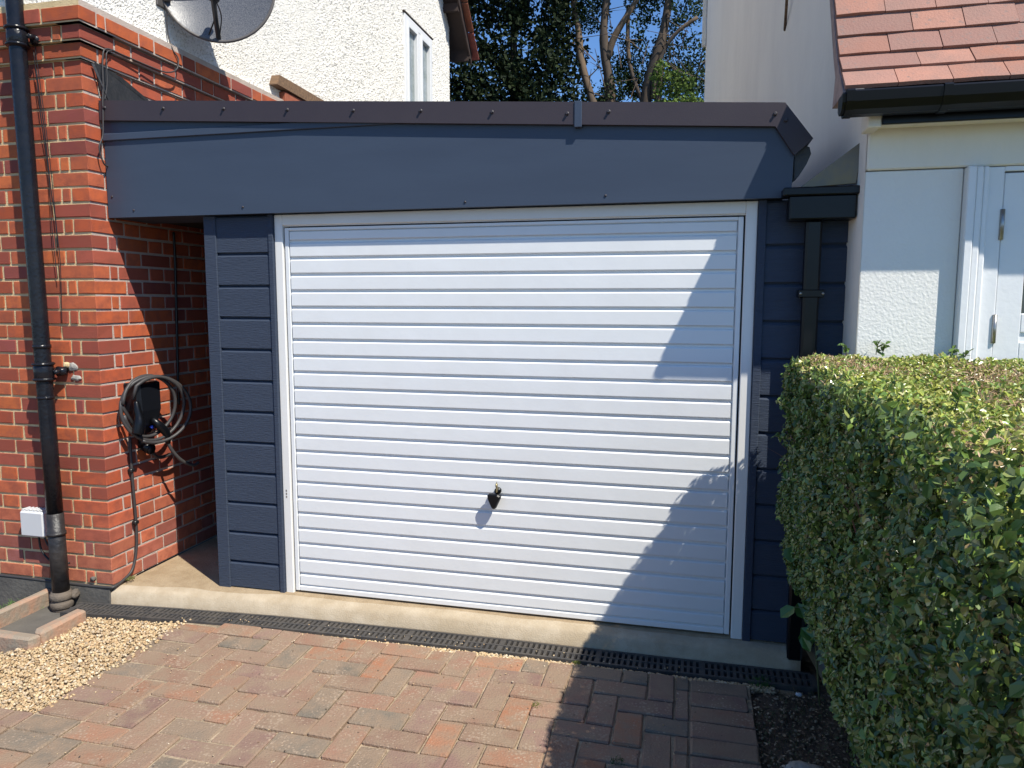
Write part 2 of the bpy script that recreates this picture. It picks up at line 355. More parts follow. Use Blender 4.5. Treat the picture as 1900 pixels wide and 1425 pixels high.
P2=scatter(9000,-.9,2.62,-.292,-.235,GZ-.014,.006,lambda x,y,z: y<yb(x)-.158 and (y>-.287 or x<-.53))
P2=P2; P3=scatter(500,-.54,-.47,-1.2,-.27,GZ+.002,.003)
P4=scatter(260,-.5,2.4,-2.3,-.3,GZ+.004,.002)
P5=scatter(70,-.3,2.3,-.30,-.16,GZ+.006,.003)
P=np.concatenate([P,P2,P3[::3],P4,P5]); sz=RNG.uniform(.0045,.011,len(P)); sz[-330:]*=.45
stuff(stones('gravel',P,sz,GP),'yellow and cream pea gravel beside and along the paving','gravel')
# concrete slab
def slab():
    V=[];nx=60
    b=MB().use('concrete')
    x0,x1=-1.08,2.76
    for i in range(nx):
        xa=x0+(x1-x0)*i/nx; xb=x0+(x1-x0)*(i+1)/nx
        def e(x):
            t=fbm(x,0,2.2,5)*.010; z=-.016+.006*fbm(x,1,3,6)
            o_=yb(x)+.110; return (-.062+t+o_, -.096+t*.5+o_, -.106+o_, z)
        a=e(xa);c=e(xb); b.sm=True
        rows=[(1.8,-.002),('s',0),('t',0),('m',0),('f',0)]
        def pt(x,r,ee):
            if r[0]=='s': return (x,ee[0]+.03+.02*fbm(x,3,4,7),-.008)
            if r[0]=='t': return (x,ee[0],ee[3])
            if r[0]=='m': return (x,ee[1],ee[3]-.018)
            if r[0]=='f': return (x,ee[2],-.14)
            return (x,r[0],r[1])
        for k in range(4):
            b.use('concrete' if k<1 else 'concrete_edge')
            b.quad(pt(xa,rows[k],a),pt(xb,rows[k],c),pt(xb,rows[k+1],c),pt(xa,rows[k+1],a))
    ee=e(x1); b.use('concrete_edge'); b.quad((x1,1.8,-.002),(x1,.02,-.003),(x1,ee[0],ee[3]),(x1,ee[1],ee[3]-.018),(x1,ee[2],-.14),(x1,1.8,-.14))
    o=b.build('concrete_slab')
    import bmesh
    bm=bmesh.new(); bm.from_mesh(o.data); bmesh.ops.remove_doubles(bm,verts=bm.verts,dist=.0004); bmesh.ops.recalc_face_normals(bm,faces=bm.faces); bm.to_mesh(o.data); bm.free()
    return o
struct(slab())
# soil litter at right
P=scatter(700,2.5,3.4,-1.3,-.25,-.118,.006); 
stuff(stones('soil_debris',P,RNG.uniform(.004,.011,len(P)),[(.25,.19,.13),(.16,.11,.07),(.30,.24,.17),(.12,.085,.055)]),'small stones and crumbs scattered on dark soil by the hedge','soil debris')

def litter():
    n=2600; P=np.stack([RNG.uniform(2.51,3.3,n),RNG.uniform(-1.4,-.28,n),np.full(n,-.108)],1); P[:,2]+=RNG.uniform(-.004,.01,n)
    a=RNG.uniform(0,6.28,n); d=np.stack([np.cos(a),np.sin(a),RNG.uniform(-.3,.3,n)],1); s_=np.stack([-np.sin(a),np.cos(a),RNG.uniform(-.4,.4,n)],1)
    L0=RNG.uniform(.005,.020,n)[:,None]; W0=L0*RNG.uniform(.12,.45,(n,1))
    V=np.stack([P,P+d*L0*.5+s_*W0,P+d*L0,P+d*L0*.5-s_*W0],1).reshape(-1,3); F=(np.arange(n)*4)[:,None]+np.arange(4)
    T=np.repeat(np.array([(.28,.20,.12),(.18,.13,.08),(.38,.30,.20),(.10,.11,.05),(.13,.09,.06)])[RNG.integers(0,5,n)],4,0)
    return np_mesh('leaf_litter',V,F,'litter',T)
stuff(litter(),'dry brown leaf litter on the dark soil at the foot of the hedge','leaf litter')

def bits():
    n=260; P=np.stack([RNG.uniform(-.4,2.5,n),RNG.uniform(-1.9,-.28,n),np.full(n,GZ+.006)],1)
    a=RNG.uniform(0,6.28,n); d=np.stack([np.cos(a),np.sin(a),RNG.uniform(-.2,.3,n)],1); s_=np.stack([-np.sin(a),np.cos(a),RNG.uniform(-.3,.3,n)],1)
    L0=RNG.uniform(.005,.016,n)[:,None]; W0=L0*RNG.uniform(.1,.35,(n,1))
    V=np.stack([P,P+d*L0*.5+s_*W0,P+d*L0,P+d*L0*.5-s_*W0],1).reshape(-1,3); F=(np.arange(n)*4)[:,None]+np.arange(4)
    T=np.repeat(np.array([(.20,.11,.06),(.10,.07,.045),(.45,.38,.28),(.06,.05,.04)])[RNG.integers(0,4,n)],4,0)
    return np_mesh('paving_debris',V,F,'litter',T)
stuff(bits(),'tiny dry leaf and twig crumbs scattered over the block paving','debris')

# ================================================================== CHANNEL DRAIN
dr=thing('channel_drain','long black slotted channel drain running along the foot of the concrete slab','drain')
y0,y1=-.258,-.110; zt=GZ+.004; xa,xb=-1.27,2.80
def follow(b):
    b.v=[(v[0],v[1]+yb(v[0])+.110,v[2]) for v in b.v]
SEG=[xa+(xb-xa)*i/40 for i in range(41)]
b=MB().use('dark')
for p_,q_ in zip(SEG,SEG[1:]): b.box(p_,q_,y0+.004,y1-.004,-.2,zt-.03)
follow(b); b.build('channel',dr)
b=MB().use('dustplastic')
for p_,q_ in zip(SEG,SEG[1:]):
    b.box(p_,q_,y0,y0+.014,-.19,zt); b.box(p_,q_,y1-.014,y1,-.19,zt); b.box(p_,q_,(y0+y1)/2-.006,(y0+y1)/2+.006,zt-.03,zt-.001)
x=xa+.004; k=0
while x<xb:
    wdt=.0155 if k%17 else .03
    b.box(x,x+wdt,y0+.012,y1-.012,zt-.025,zt-.0025,c=.0015); x+=.029 if k%17 else .043; k+=1
follow(b); b.build('grating',dr)

# ================================================================== BRICK HOUSE (left)
bh=thing('brick_house','old house with red brick lower wall and rough white pebbledash above, on the left','house')
BP=[(.41,.095,.038),(.37,.082,.036),(.32,.072,.038),(.45,.118,.042),(.28,.07,.045),(.22,.058,.048),(.37,.095,.045),(.43,.105,.040),(.30,.072,.042),(.39,.10,.045),(.25,.06,.04)]
def bt(pale=0):
    t=random.choice(BP); f=random.uniform(.88,1.25); return tuple(min(.9,c*f+pale*p) for c,p in zip(t,(.08,.08,.07)))
CX,CY=-1.08,-.18; PT=.0855; JT=.0148; Z0=.009; STR,HD,CL=.242,.1145,.050
b=MB(); b.use('mortar'); NC=38
ZT=Z0+NC*PT
b.box(-3.4,CX-.0062,CY+.0060,CY+.2,-.006,ZT-.02)
b.use('mortar_grey'); b.box(CX-.3,CX-.0060,CY+.0066,4.0,-.0,ZT-.022)
for k in range(35,38):   # mortar behind the corbels
    pr=(.018,.042,.068)[k-35]-.006; z=Z0+k*PT
    b.use('mortar'); b.box(-3.4,CX+pr-.001,CY-pr,CY+.2,z-.008,z+PT-.012 if k<37 else z+PT+.02); b.use('mortar_grey'); b.box(CX-.1,CX+pr,CY-pr+.002,4.0,z-.008,z+PT-.012 if k<37 else z+PT+.02)
b.use('brick')
for k in range(NC):
    z0=Z0+k*PT+random.uniform(-.001,.001); z1=z0+PT-JT; ev=k%2==0
    pr={35:.018,36:.042,37:.068}.get(k,0); fx=CX+pr; fy=CY-pr
    pale=max(0,(.55-z0))*1.1
    def bk(x0,x1,y0,y1):
        b.tint=bt(pale); o=random.uniform(-.0009,.0009)
        b.box(x0+o,x1+o,y0+o,y1+o,z0,z1,c=.0026,jit=.0019)
    # corner brick
    if ev: bk(fx-HD,fx,fy,fy+STR); x=fx-HD-JT; bk(x-CL,x,fy,fy+.1); x-=CL+JT; yy=fy+STR+JT; seq='S'; sq='H'
    else:  bk(fx-STR,fx,fy,fy+HD); x=fx-STR-JT; yy=fy+HD+JT; bk(fx-.1,fx,yy,yy+CL); yy+=CL+JT; seq='H'; sq='S'
    while x>-3.2:
        wd=STR if seq=='S' else HD; bk(x-wd+random.uniform(-.003,.003),x,fy,fy+.1); x-=wd+JT; seq='H' if seq=='S' else 'S'
    ymax=1.4 if k<28 else 3.6
    while yy<ymax:
        wd=STR if sq=='S' else HD; bk(fx-.1,fx,yy,yy+wd+random.uniform(-.003,.003)); yy+=wd+JT; sq='H' if sq=='S' else 'S'
b.build('brick_wall',bh)
b=MB().use('plinth'); b.box(-3.4,CX-.004,CY-.022,CY+.2,-.3,-.004,c=.006); b.build('plinth',bh)
# pebbledash upper walls with real relief
def pebbled(name,origin,u,v,nrm,U,Vv,step,amp,holes=()):
    nu=int(U/step)+1; nv=int(Vv/step)+1
    uu=np.linspace(0,U,nu); vv=np.linspace(0,Vv,nv); A,B=np.meshgrid(uu,vv)
    H=RNG.uniform(-.35,.35,(nv,nu))-1.9*(RNG.random((nv,nu))<.10)+.9*(RNG.random((nv,nu))<.12)
    H=H*amp
    ee=np.exp(-B/.035)*.020*(Vv>0)   # bell-cast lip at the bottom edge
    A2=A+RNG.uniform(-.35,.35,A.shape)*step; B2=B+RNG.uniform(-.35,.35,A.shape)*step
    B2[0]+=RNG.uniform(-.008,.008,nu)
    P=np.array(origin)[None,None]+A2[...,None]*np.array(u)+B2[...,None]*np.array(v)+(H+ee)[...,None]*np.array(nrm)
    idx=np.arange(nu*nv).reshape(nv,nu)
    F=np.stack([idx[:-1,:-1],idx[:-1,1:],idx[1:,1:],idx[1:,:-1]],-1)
    keep=np.ones(F.shape[:2],bool)
    for (a0,a1,b0,b1) in holes: keep&=~((A[:-1,:-1]>a0)&(A[:-1,:-1]<a1)&(B[:-1,:-1]>b0)&(B[:-1,:-1]<b1))
    return np_mesh(name,P.reshape(-1,3),F[keep],'render_rough',parent=bh)
zb=ZT-.012
pebbled('pebbledash_wall',(CX+.022,-.21,zb),(0,1,0),(0,0,1),(1,0,0),2.6,1.6,.0064,.0040)
pebbled('pebbledash_wall',(CX+.015,2.38,zb+.001),(0,1,0),(0,0,1),(1,0,0),3.77,3.2,.0085,.0058,holes=((4.50-2.38,5.42-2.38,0,4.93-zb),))
pebbled('pebbledash_wall',(CX+.026,CY-.030,zb),(-1,0,0),(0,0,1),(0,-1,0),2.2,.9,.0085,.0045)
b=MB().use('render_rough'); b.box(-4.2,CX-.012,CY+.02,4.3,zb-.01,6.0); b.box(-4.2,CX-.012,4.3,5.6,4.95,6); b.box(-4.2,CX-.08,4.3,5.6,zb,4.95); b.box(-4.2,CX-.012,5.6,6.12,0,6.0)
b.use('mortar'); b.box(-4.2,CX-.12,4.0,5.6,0,zb); b.build('wall_core',bh)
# first-floor window
win=MB().use('whitepebble')
wy0,wy1,wz0,wz1=4.50,5.42,3.3,4.93; xf=CX+.012
fw=.075
win.box(xf-.05,xf+.022,wy0,wy0+fw,wz0,wz1,c=.005); win.box(xf-.05,xf+.022,wy1-fw,wy1,wz0,wz1,c=.005)
win.box(xf-.05,xf+.022,wy0+fw,wy1-fw,wz1-fw,wz1,c=.005); win.box(xf-.05,xf+.022,wy0+fw,wy1-fw,wz0,wz0+fw,c=.005)
wm=(wy0+wy1)/2; win.box(xf-.05,xf+.022,wm-.05,wm+.05,wz0+fw,wz1-fw,c=.005)
for a,c_ in ((wy0+fw,wm-.05),(wm+.05,wy1-fw)):
    win.box(xf-.04,xf+.034,a,a+.04,wz0+fw,wz1-fw,c=.004); win.box(xf-.04,xf+.034,c_-.04,c_,wz0+fw,wz1-fw,c=.004); win.box(xf-.04,xf+.034,a+.04,c_-.04,wz1-fw-.05,wz1-fw,c=.004)
wo=win.build('window',bh)
for a,c_ in ((wy0+fw+.04,wm-.09),(wm+.09,wy1-fw-.04)):
    simple('paneglass','pane',wo,lambda q: q.box(xf-.02,xf-.01,a,c_,wz0+fw,wz1-fw-.05))
simple('darkwood','drip_rail',wo,lambda q: q.box(xf-.02,xf+.03,wy0-.02,wy1+.02,wz1+.002,wz1+.022,c=.004))
# roof: verge over the flank, rising from the rear eave towards the street
def roofpt(y): return 5.02+(6.45-y)*1.08
rf=MB().use('darkwood')
for (ya,yb) in ((6.45,3.0),):
    rf.prism([(ya,roofpt(ya)-.02),(yb,roofpt(yb)-.02),(yb,roofpt(yb)+.05),(ya,roofpt(ya)+.05)],0,-1.30,-.86)
    rf.prism([(ya,roofpt(ya)-.10),(yb,roofpt(yb)-.10),(yb,roofpt(yb)+.05),(ya,roofpt(ya)+.05)],0,-.86,-.84)
for k in range(6):
    yy=6.40-k*.45; rf.box(-1.10,-.86,yy-.05,yy,roofpt(yy)-.12,roofpt(yy)-.02)
rf.box(-1.6,-.84,6.36,6.45,4.98,5.10)
rf.build('roof_verge',bh)
rt=MB().use('oldtile')
n=26
for k in range(n):
    ya=6.52-k*.132; za=roofpt(ya)+.055
    for q in range(12):
        xx=-.755-q*.205-(.1 if k%2 else 0); rt.tint=tuple(c*random.uniform(.7,1.25) for c in (.30,.085,.055))
        rt.prism([(ya,za+.028),(ya,za+.004),(ya-.26,za+.004+.26*1.0),(ya-.26,za+.022+.26*1.0)],0,xx-.2,xx)
rt.build('roof_tiles',bh)
rb=MB().use('oldtile',(.2,.065,.045)); rb.prism([(3.0,8.75),(-.6,4.9),(-.6,5.0),(3.0,8.85)],0,-4.4,-.78); rb.prism([(6.12,5.35),(3.0,8.7),(-.2,5.3)],0,-1.2,-1.1); rb.build('roof_slope',bh)
# weathered sloping ledge in the flank
lg=MB().use('wood'); lg.prism([(1.66,3.36),(1.70,3.44),(2.9,3.42),(2.9,3.33)],0,-1.07,-.985)
lg.build('ledge_board',bh)
lg=MB().use('brick',(.36,.12,.07)); lg.box(-1.07,-1.0,1.80,2.9,3.22,3.345,c=.006); lg.build('ledge_brick',bh)

# soil pipe
sp=thing('soil_pipe','tall black cast iron pipe fixed in front of the brick wall, dusty at its foot','pipe')
def pipept(z):
    t=z/3.2; return Vector((-1.368-.040*t, CY-.085, z))
simple('irondust','lower_pipe',sp,lambda q: q.tube([pipept(z) for z in (-.05,.2,.45)],.0455,20))
simple('iron','pipe_shaft',sp,lambda q: q.tube([pipept(z) for z in (.45,.9,1.28,1.6,2.0,2.4,2.8,3.2,3.6,4.2)],.0435,20))
def collar(z):
    def f(q):
        q.tube([pipept(z-.055),pipept(z-.05),pipept(z+.05),pipept(z+.055)],[.045,.052,.052,.045],20)
        for dz in(-.042,.045): q.tube([pipept(z+dz-.009),pipept(z+dz-.004),pipept(z+dz+.004),pipept(z+dz+.009)],[.053,.060,.060,.053],20)
        for sx in (1,-1):
            c0=pipept(z)+Vector((sx*.05,.045,0)); q.tube([c0+Vector((0,0,0)),c0+Vector((sx*.045,.02,0))],[.030,.022],10)
        c0=pipept(z)+Vector((.085,.02,0)); q.tube([c0,c0+Vector((0,-.03,.0))],[.014,.014],8)
    simple('iron','collar',sp,f)
collar(1.275); collar(3.10)
simple('iron','pipe_ring',sp,lambda q:q.tube([pipept(1.41),pipept(1.43)],.048,20)); simple('iron','pipe_ring',sp,lambda q:q.tube([pipept(1.12),pipept(1.135)],.0465,20))
simple('irondust','strap',sp,lambda q:q.tube([pipept(.318),pipept(.336)],.051,20))
def clay(q):
    for z,r in ((-.10,.062),(-.05,.062)): q.tube([pipept(z-.02),pipept(z-.012),pipept(z+.012),pipept(z+.02)],[r-.006,r,r,r-.006],20)
    q.tube([pipept(-.2),pipept(-.02)],.053,20)
simple('clay','clay_collar',sp,clay)
def lump(name,mt,c,s_,parent=None,seed=0,flat=None):
    b=MB().use(mt); b.sm=False
    v=[]
    import bmesh
    bm=bmesh.new(); bmesh.ops.create_icosphere(bm,subdivisions=3,radius=1)
    for q in bm.verts:
        k=1+.35*noise.noise(q.co*1.9+Vector((seed,0,0)))+.12*noise.noise(q.co*6+Vector((seed,3,0)))
        q.co=Vector((q.co.x*s_[0]*k+c[0],q.co.y*s_[1]*k+c[1],q.co.z*s_[2]*k+c[2]))
    me=bpy.data.meshes.new(name); bm.to_mesh(me); bm.free(); me.materials.append(M[mt])
    for p in me.polygons: p.use_smooth=True
    o=bpy.data.objects.new(name,me); C.objects.link(o); o.parent=parent; return o
lump('mortar_lump','cement',(-1.265,CY-.0,1.30),(.036,.012,.024),sp,1)
lump('mortar_lump','cement',(-1.245,CY-.0,1.235),(.036,.010,.016),sp,2)
lump('mortar_lump','mortar',(-1.30,CY-.01,1.31),(.022,.016,.016),sp,3)
lump('mortar_lump','clay',(-1.315,CY-.04,-.055),(.02,.035,.028),sp,4)

# gully kerb
gk=thing('gully_surround','low terracotta and concrete kerb around the drain gully at the pipe foot','kerb')
b=MB().use('tcclay')
for args in ((-1.54,-1.49,-.70,-.20),(-1.12,-1.05,-.70,-.405)):
    b.box(args[0],args[1],args[2],args[3],-.2,GZ+.06,c=.016,jit=.004)
b.box(-1.54,-1.05,-.775,-.703,-.2,GZ+.052,c=.014,jit=.004)
b.build('kerb_tiles',gk)
b=MB().use('plinth'); b.box(-1.49,-1.12,-.70,-.21,-.22,-.135); b.build('gully_base',gk)
# junction box
jb=thing('junction_box','small white plastic junction box on the brick wall left of the black pipe','electrical box')
b=MB().use('whiteplastic'); b.box(-1.645,-1.475,CY-.075,CY-.003,.285,.440,c=.010); b.build('box_body',jb)
b=MB().use('whiteplastic')
for k in range(6): b.box(-1.635+k*.027,-1.623+k*.027,CY-.065,CY-.01,.442,.450,c=.002)
b.build('top_ribs',jb)
tag(simple('rubberblack','cable',None,lambda q:[q.tube(smoothpath([(-1.56,CY-.03,.285),(-1.55,CY-.03,.20),(-1.50,CY-.03,.14),(-1.42,CY-.03,.12),(-1.36,CY-.02,.125)]),.006,8),q.tube(smoothpath([(-1.52,CY-.03,.285),(-1.50,CY-.03,.23),(-1.45,CY-.03,.20),(-1.38,CY-.02,.19)]),.005,8)]),'two thin black cables looping from under the white junction box','cable')
# cable along the plinth and up to the charger
def clip(q,p): q.box(p[0]-.012,p[0]+.004,p[1]-.012,p[1]+.012,p[2]-.012,p[2]+.012,c=.004)
cb=MB().use('rubber')
cb.tube(smoothpath([(-3.2,CY-.018,.0),(-1.9,CY-.018,.002),(-1.45,CY-.018,-.003),(-1.2,CY-.018,-.004),(CX-.01,CY-.020,.0),(CX+.016,CY-.01,.003),(CX+.018,-.12,.015),(CX+.018,-.045,.05),(CX+.018,-.005,.14),(CX+.018,.010,.26),(CX+.018,.010,.38),(CX+.018,.0,.66),(CX+.018,.0,.86)],5),.0085,8)
cl=tag(cb.build('armoured_cable'),'thin black cable running along the plinth, round the corner and up to the charger','cable')
for p in ((CX+.018,.010,.335),(CX+.018,.0,.66)):
    simple('rubberblack','cable_clip',cl,lambda q: q.box(p[0]-.016,p[0]+.014,p[1]-.02,p[1]+.014,p[2]-.012,p[2]+.012,c=.005))
tag(simple('plinth','vent_plug',None,lambda q:q.tube([(-1.215,CY+.01,.035),(-1.215,CY-.012,.035)],.014,10)),'small round grey plug low in the brickwork right of the pipe','plug')
# wires beside the pipe
wr=thing('hanging_wires','loose thin black wires hanging down the bricks beside the black pipe','wires')
for i,pts in enumerate(([(-1.35,-.21,3.08),(-1.335,-.20,2.80),(-1.31,-.20,2.45),(-1.295,-.2,2.1),(-1.285,-.2,1.9),(-1.292,-.2,1.72),(-1.30,-.2,1.55)],
            [(-1.36,-.21,3.05),(-1.345,-.205,2.7),(-1.325,-.2,2.4),(-1.325,-.2,2.05),(-1.31,-.2,1.8)],
            [(-1.355,-.205,2.95),(-1.33,-.2,2.6),(-1.318,-.2,2.35),(-1.30,-.2,2.15),(-1.295,-.2,1.98)])):
    simple('rubberblack','wire',wr,lambda q:q.tube(smoothpath(pts),.0021,6))
# coaxial cable from the dish
tag(simple('rubber','coaxial_cable',None,lambda q:[q.tube(smoothpath([(-1.03,.47,3.50),(-1.04,.485,3.35),(-1.015,.49,3.25),(-1.0,.52,3.20),(-1.0,.50,3.13),(-1.01,.42,3.09),(-1.02,.30,3.085),(-1.035,.10,3.09),(-1.04,-.04,3.085),(-1.04,-.07,3.0),(-1.04,-.075,2.88),(-1.04,-.085,2.80),(-1.04,-.09,2.70),(-1.04,-.10,2.60),(-1.045,-.125,2.53),(-1.045,-.10,2.45),(-1.06,-.05,2.44)],8),.0045,7),
   q.tube(smoothpath([(-1.035,.0,3.09),(-1.03,-.05,3.05),(-1.03,-.055,2.9),(-1.035,-.075,2.80)],8),.0035,6)]),'thin grey cable looping from the dish across the brickwork to the fascia end','cable')

# satellite dish
sd=thing('satellite_dish','dark grey oval satellite dish mounted on the white pebbledash wall','satellite dish')
dc=Vector((-.765,.62,3.665)); dn=Vector((.42,-.86,.10)).normalized(); dr_=Vector((0,0,1)).cross(dn).normalized()*-1; du=dn.cross(dr_)*-1
if du.z<0: du=-du
b=MB().use('dish'); rings=14; seg=48; vs=[];fs=[]; b.sm=True
def dp(rr,a,off=0): return dc+dr_*(math.cos(a)*rr*.345)+du*(math.sin(a)*rr*.36)+dn*((rr*rr-1)*.055+off)
for i in range(rings+1):
    for k in range(seg): vs.append(dp(i/rings if i else .001,2*math.pi*k/seg))
for i in range(rings+1):
    for k in range(seg): vs.append(dp(i/rings if i else .001,2*math.pi*k/seg,-.006))
n2=(rings+1)*seg
for i in range(rings):
    for k in range(seg):
        a=i*seg+k;c_=i*seg+(k+1)%seg; fs.append((a,c_,c_+seg,a+seg)); fs.append((n2+a,n2+a+seg,n2+c_+seg,n2+c_))
b.add(vs,fs); b.build('reflector',sd,recalc=False)
b=MB().use('mesh'); pts=[dp(1,2*math.pi*k/seg,-.002) for k in range(seg+1)]; b.tube(pts,.009,6,cap=False); b.build('rim',sd)
arm0=dc-du*.335+dn*.005; arm1=dc-du*.13+dn*.30
arm0=dc-du*.335+dn*.0; lnb=dc-du*.175+dn*.17
b=MB().use('plastic'); b.tube([arm0,arm0+(lnb-arm0)*.5+dn*.015,lnb],[.017,.016,.017],6,sm=False); b.build('arm',sd)
b=MB().use('gloss'); b.tube([lnb-du*.01-dn*.01,lnb+du*.055+dn*.0],.030,4,sm=False); b.tube([lnb+du*.04,lnb+du*.03-dn*.07],[.022,.028],12); b.build('receiver_head',sd)
b=MB().use('rubberblack'); b.tube(smoothpath([lnb-dr_*.01,arm0+(lnb-arm0)*.55-dr_*.035+dn*.02,arm0+(lnb-arm0)*.1-dr_*.012+dn*.01]),.004,6); b.tube([arm0+(lnb-arm0)*.55,arm0+dr_*.055+dn*.01+du*.01],.0045,6); b.build('feed_cable',sd)
b=MB().use('mesh'); wb=Vector((-1.055,.47,3.56)); b.box(-1.065,-1.045,.41,.53,3.49,3.64,c=.004); b.tube([wb,dc-dn*.09-dr_*.12],.018,8); b.tube([dc-dn*.09-dr_*.12,dc-dn*.06],.022,8); b.box(-1.045,-1.0,.455,.485,3.53,3.6,c=.003)
b.build('wall_bracket',sd)

# ================================================================== EV CHARGER
ch=thing('car_charger','black wall charger on the sunlit brick flank wall','car charger')
wx=CX+.002
b=MB().use('charger')
def chsec(z,y0,y1,d): return [(wx,y0,z),(wx,y1,z),(wx+d*.8,y1,z),(wx+d,y1-.02,z),(wx+d,y0+.02,z),(wx+d*.8,y0,z)]
secs=[chsec(1.19,-.005,.19,.085),chsec(1.18,-.01,.195,.10),chsec(1.02,-.005,.19,.105),chsec(.93,.01,.18,.085),chsec(.875,.035,.15,.055),chsec(.86,.05,.135,.04)]
for i in range(len(secs)-1):
    for k in range(6): b.quad(secs[i][k],secs[i][(k+1)%6],secs[i+1][(k+1)%6],secs[i+1][k])
b.quad(*secs[0]); b.quad(*secs[-1]); b.build('charger_body',ch)
b=MB().use('gloss'); b.tube([(wx+.02,.09,.80),(wx+.09,.085,.775)],[.03,.034],14); b.tube([(wx+.09,.085,.775),(wx+.10,.085,.772)],[.034,.026],14); b.tube([(wx+.03,.09,.86),(wx+.04,.09,.78)],[.03,.03],10); b.build('holster',ch)
b=MB().use('bluedot'); b.tube([(wx+.085,.10,.915),(wx+.10,.10,.91)],.011,8); b.build('indicator_button',ch)
# cable coil
cc=thing('charging_cable','thick grey charging cable coiled round the charger with two black plugs','charging cable')
b=MB().use('rubber')
def ring(cy_,cz,ry,rz,xb,tilt,a0,a1,n=34,ph=0):
    out=[]
    for i in range(n+1):
        a=R(a0+(a1-a0)*i/n); y=cy_+ry*math.cos(a); z=cz+rz*math.sin(a); out.append(Vector((xb+tilt*(y-cy_)+.01*math.sin(a*2+ph),y,z)))
    return out
b.tube(ring(.085,1.03,.195,.195,-.955,.32,-200,165)+[Vector((-.98,-.04,.92))],.0105,10)
b.tube(ring(.07,1.045,.175,.185,-.975,.22,-170,170,ph=1),.0105,10)
b.tube(ring(.10,1.02,.205,.20,-.935,.30,-120,120,ph=2)+[Vector((-.97,-.03,1.18)),Vector((-.985,-.045,1.1))],.0105,10)
b.tube(smoothpath([(-.95,.17,.84),(-.93,.19,.76),(-.90,.24,.68),(-.87,.31,.635),(-.86,.35,.645)]),.0105,10)
b.tube(smoothpath([(-1.0,.05,.86),(-1.02,.10,.78),(-1.035,.20,.70),(-1.03,.30,.70)]),.0105,10)
b.build('cable_coil',cc)
b=MB().use('gloss'); b.tube(smoothpath([(-.965,-.045,1.09),(-.955,-.05,1.04),(-.945,-.05,.99),(-.945,-.055,.94),(-.95,-.06,.90)],4),[.014,.016,.018,.02,.021,.022,.023,.024,.027,.03,.032,.033,.033,.034,.034,.034,.034],14)
b.build('plug',cc)
b=MB().use('gloss'); b.tube([(-.97,.085,.965),(-.95,.12,.92),(-.935,.155,.875),(-.935,.175,.83),(-.94,.18,.80)],[.018,.026,.026,.018,.013],14); b.build('plug',cc)
# thin cable dangling in the shade
tag(simple('rubberblack','wall_conduit',None,lambda q:q.tube(smoothpath([(CX+.012,.485,2.12),(CX+.012,.485,1.88),(CX+.012,.46,1.2),(CX+.012,.455,1.0)]),.008,6)),'thin black vertical conduit on the shaded brick flank wall under the roof','conduit')

# ================================================================== GARAGE
ga=thing('garage','small flat-roofed garage clad in dark grey boards with a white ribbed door','garage')
FY=-.055                                   # fascia face
# fascia panel
b=MB().use('fascia'); b.prism([(-1.072,2.152),(2.555,2.152),(2.632,2.345),(2.55,2.47),(2.545,2.50),(-1.072,2.745)],1,FY,FY+.02)
b.prism([(2.555,2.1522),(2.628,2.1522),(2.632,2.345)],1,FY,FY+.02)
b.build('fascia_board',ga)
b=MB().use('fascia'); b.box(-1.072,.9,FY-.013,FY+.001,2.579,2.617,c=.003); 
b.build('cover_strip',ga)
b=MB().use('anth'); b.box(-1.07,2.60,FY+.021,.3,2.154,2.165); b.build('soffit',ga)
# roof edge trim : sloping bar, mitred drop at the right end
def zt_(x): return 2.797+(x+1.065)*(2.568-2.797)/(2.581+1.065)
b=MB().use('trim')
P0=[(-1.072,zt_(-1.072)),(2.583,2.568),(2.708,2.405),(2.632,2.335),(2.545,2.466),(-1.072,zt_(-1.072)-.108)]
b.prism(P0,1,FY-.026,FY-.002)
b.prism([(-1.072,zt_(-1.072)),(2.583,2.568),(2.583,2.560),(-1.072,zt_(-1.072)-.008)],1,FY-.002,FY+.12)
b.prism([(2.583,2.568),(2.708,2.405),(2.700,2.399),(2.576,2.562)],1,FY-.002,FY+.16)
tr=b.build('roof_edge_trim',ga)
b=MB().use('fascia'); b.box(1.628,1.664,FY-.032,FY+.05,zt_(1.65)-.118,zt_(1.65)+.004,c=.002); b.build('joint_cover',tr)
for x,z in [(-1.034,zt_(-1.034)-.04),(-.654,zt_(-.654)-.042),(-.278,zt_(-.278)-.042),(.102,zt_(.102)-.045),(.478,zt_(.478)-.047),(.847,zt_(.847)-.046),(1.219,zt_(1.219)-.05),(1.593,zt_(1.593)-.055),(1.792,zt_(1.792)-.045),(2.542,2.52),(2.588,2.49)]:
    simple('screw','screw',tr,lambda q:[q.tube([(x,FY-.024,z),(x,FY-.029,z)],.0095,12),q.tube([(x,FY-.029,z),(x,FY-.039,z)],.006,6,sm=False)])
for x,z in [(-1.04,2.27),(-.90,2.19),(-.20,2.188),(1.07,2.178),(1.78,2.187)]:
    simple('screw','screw',ga,lambda q:q.tube([(x,FY+.002,z),(x,FY-.004,z)],.006,8))
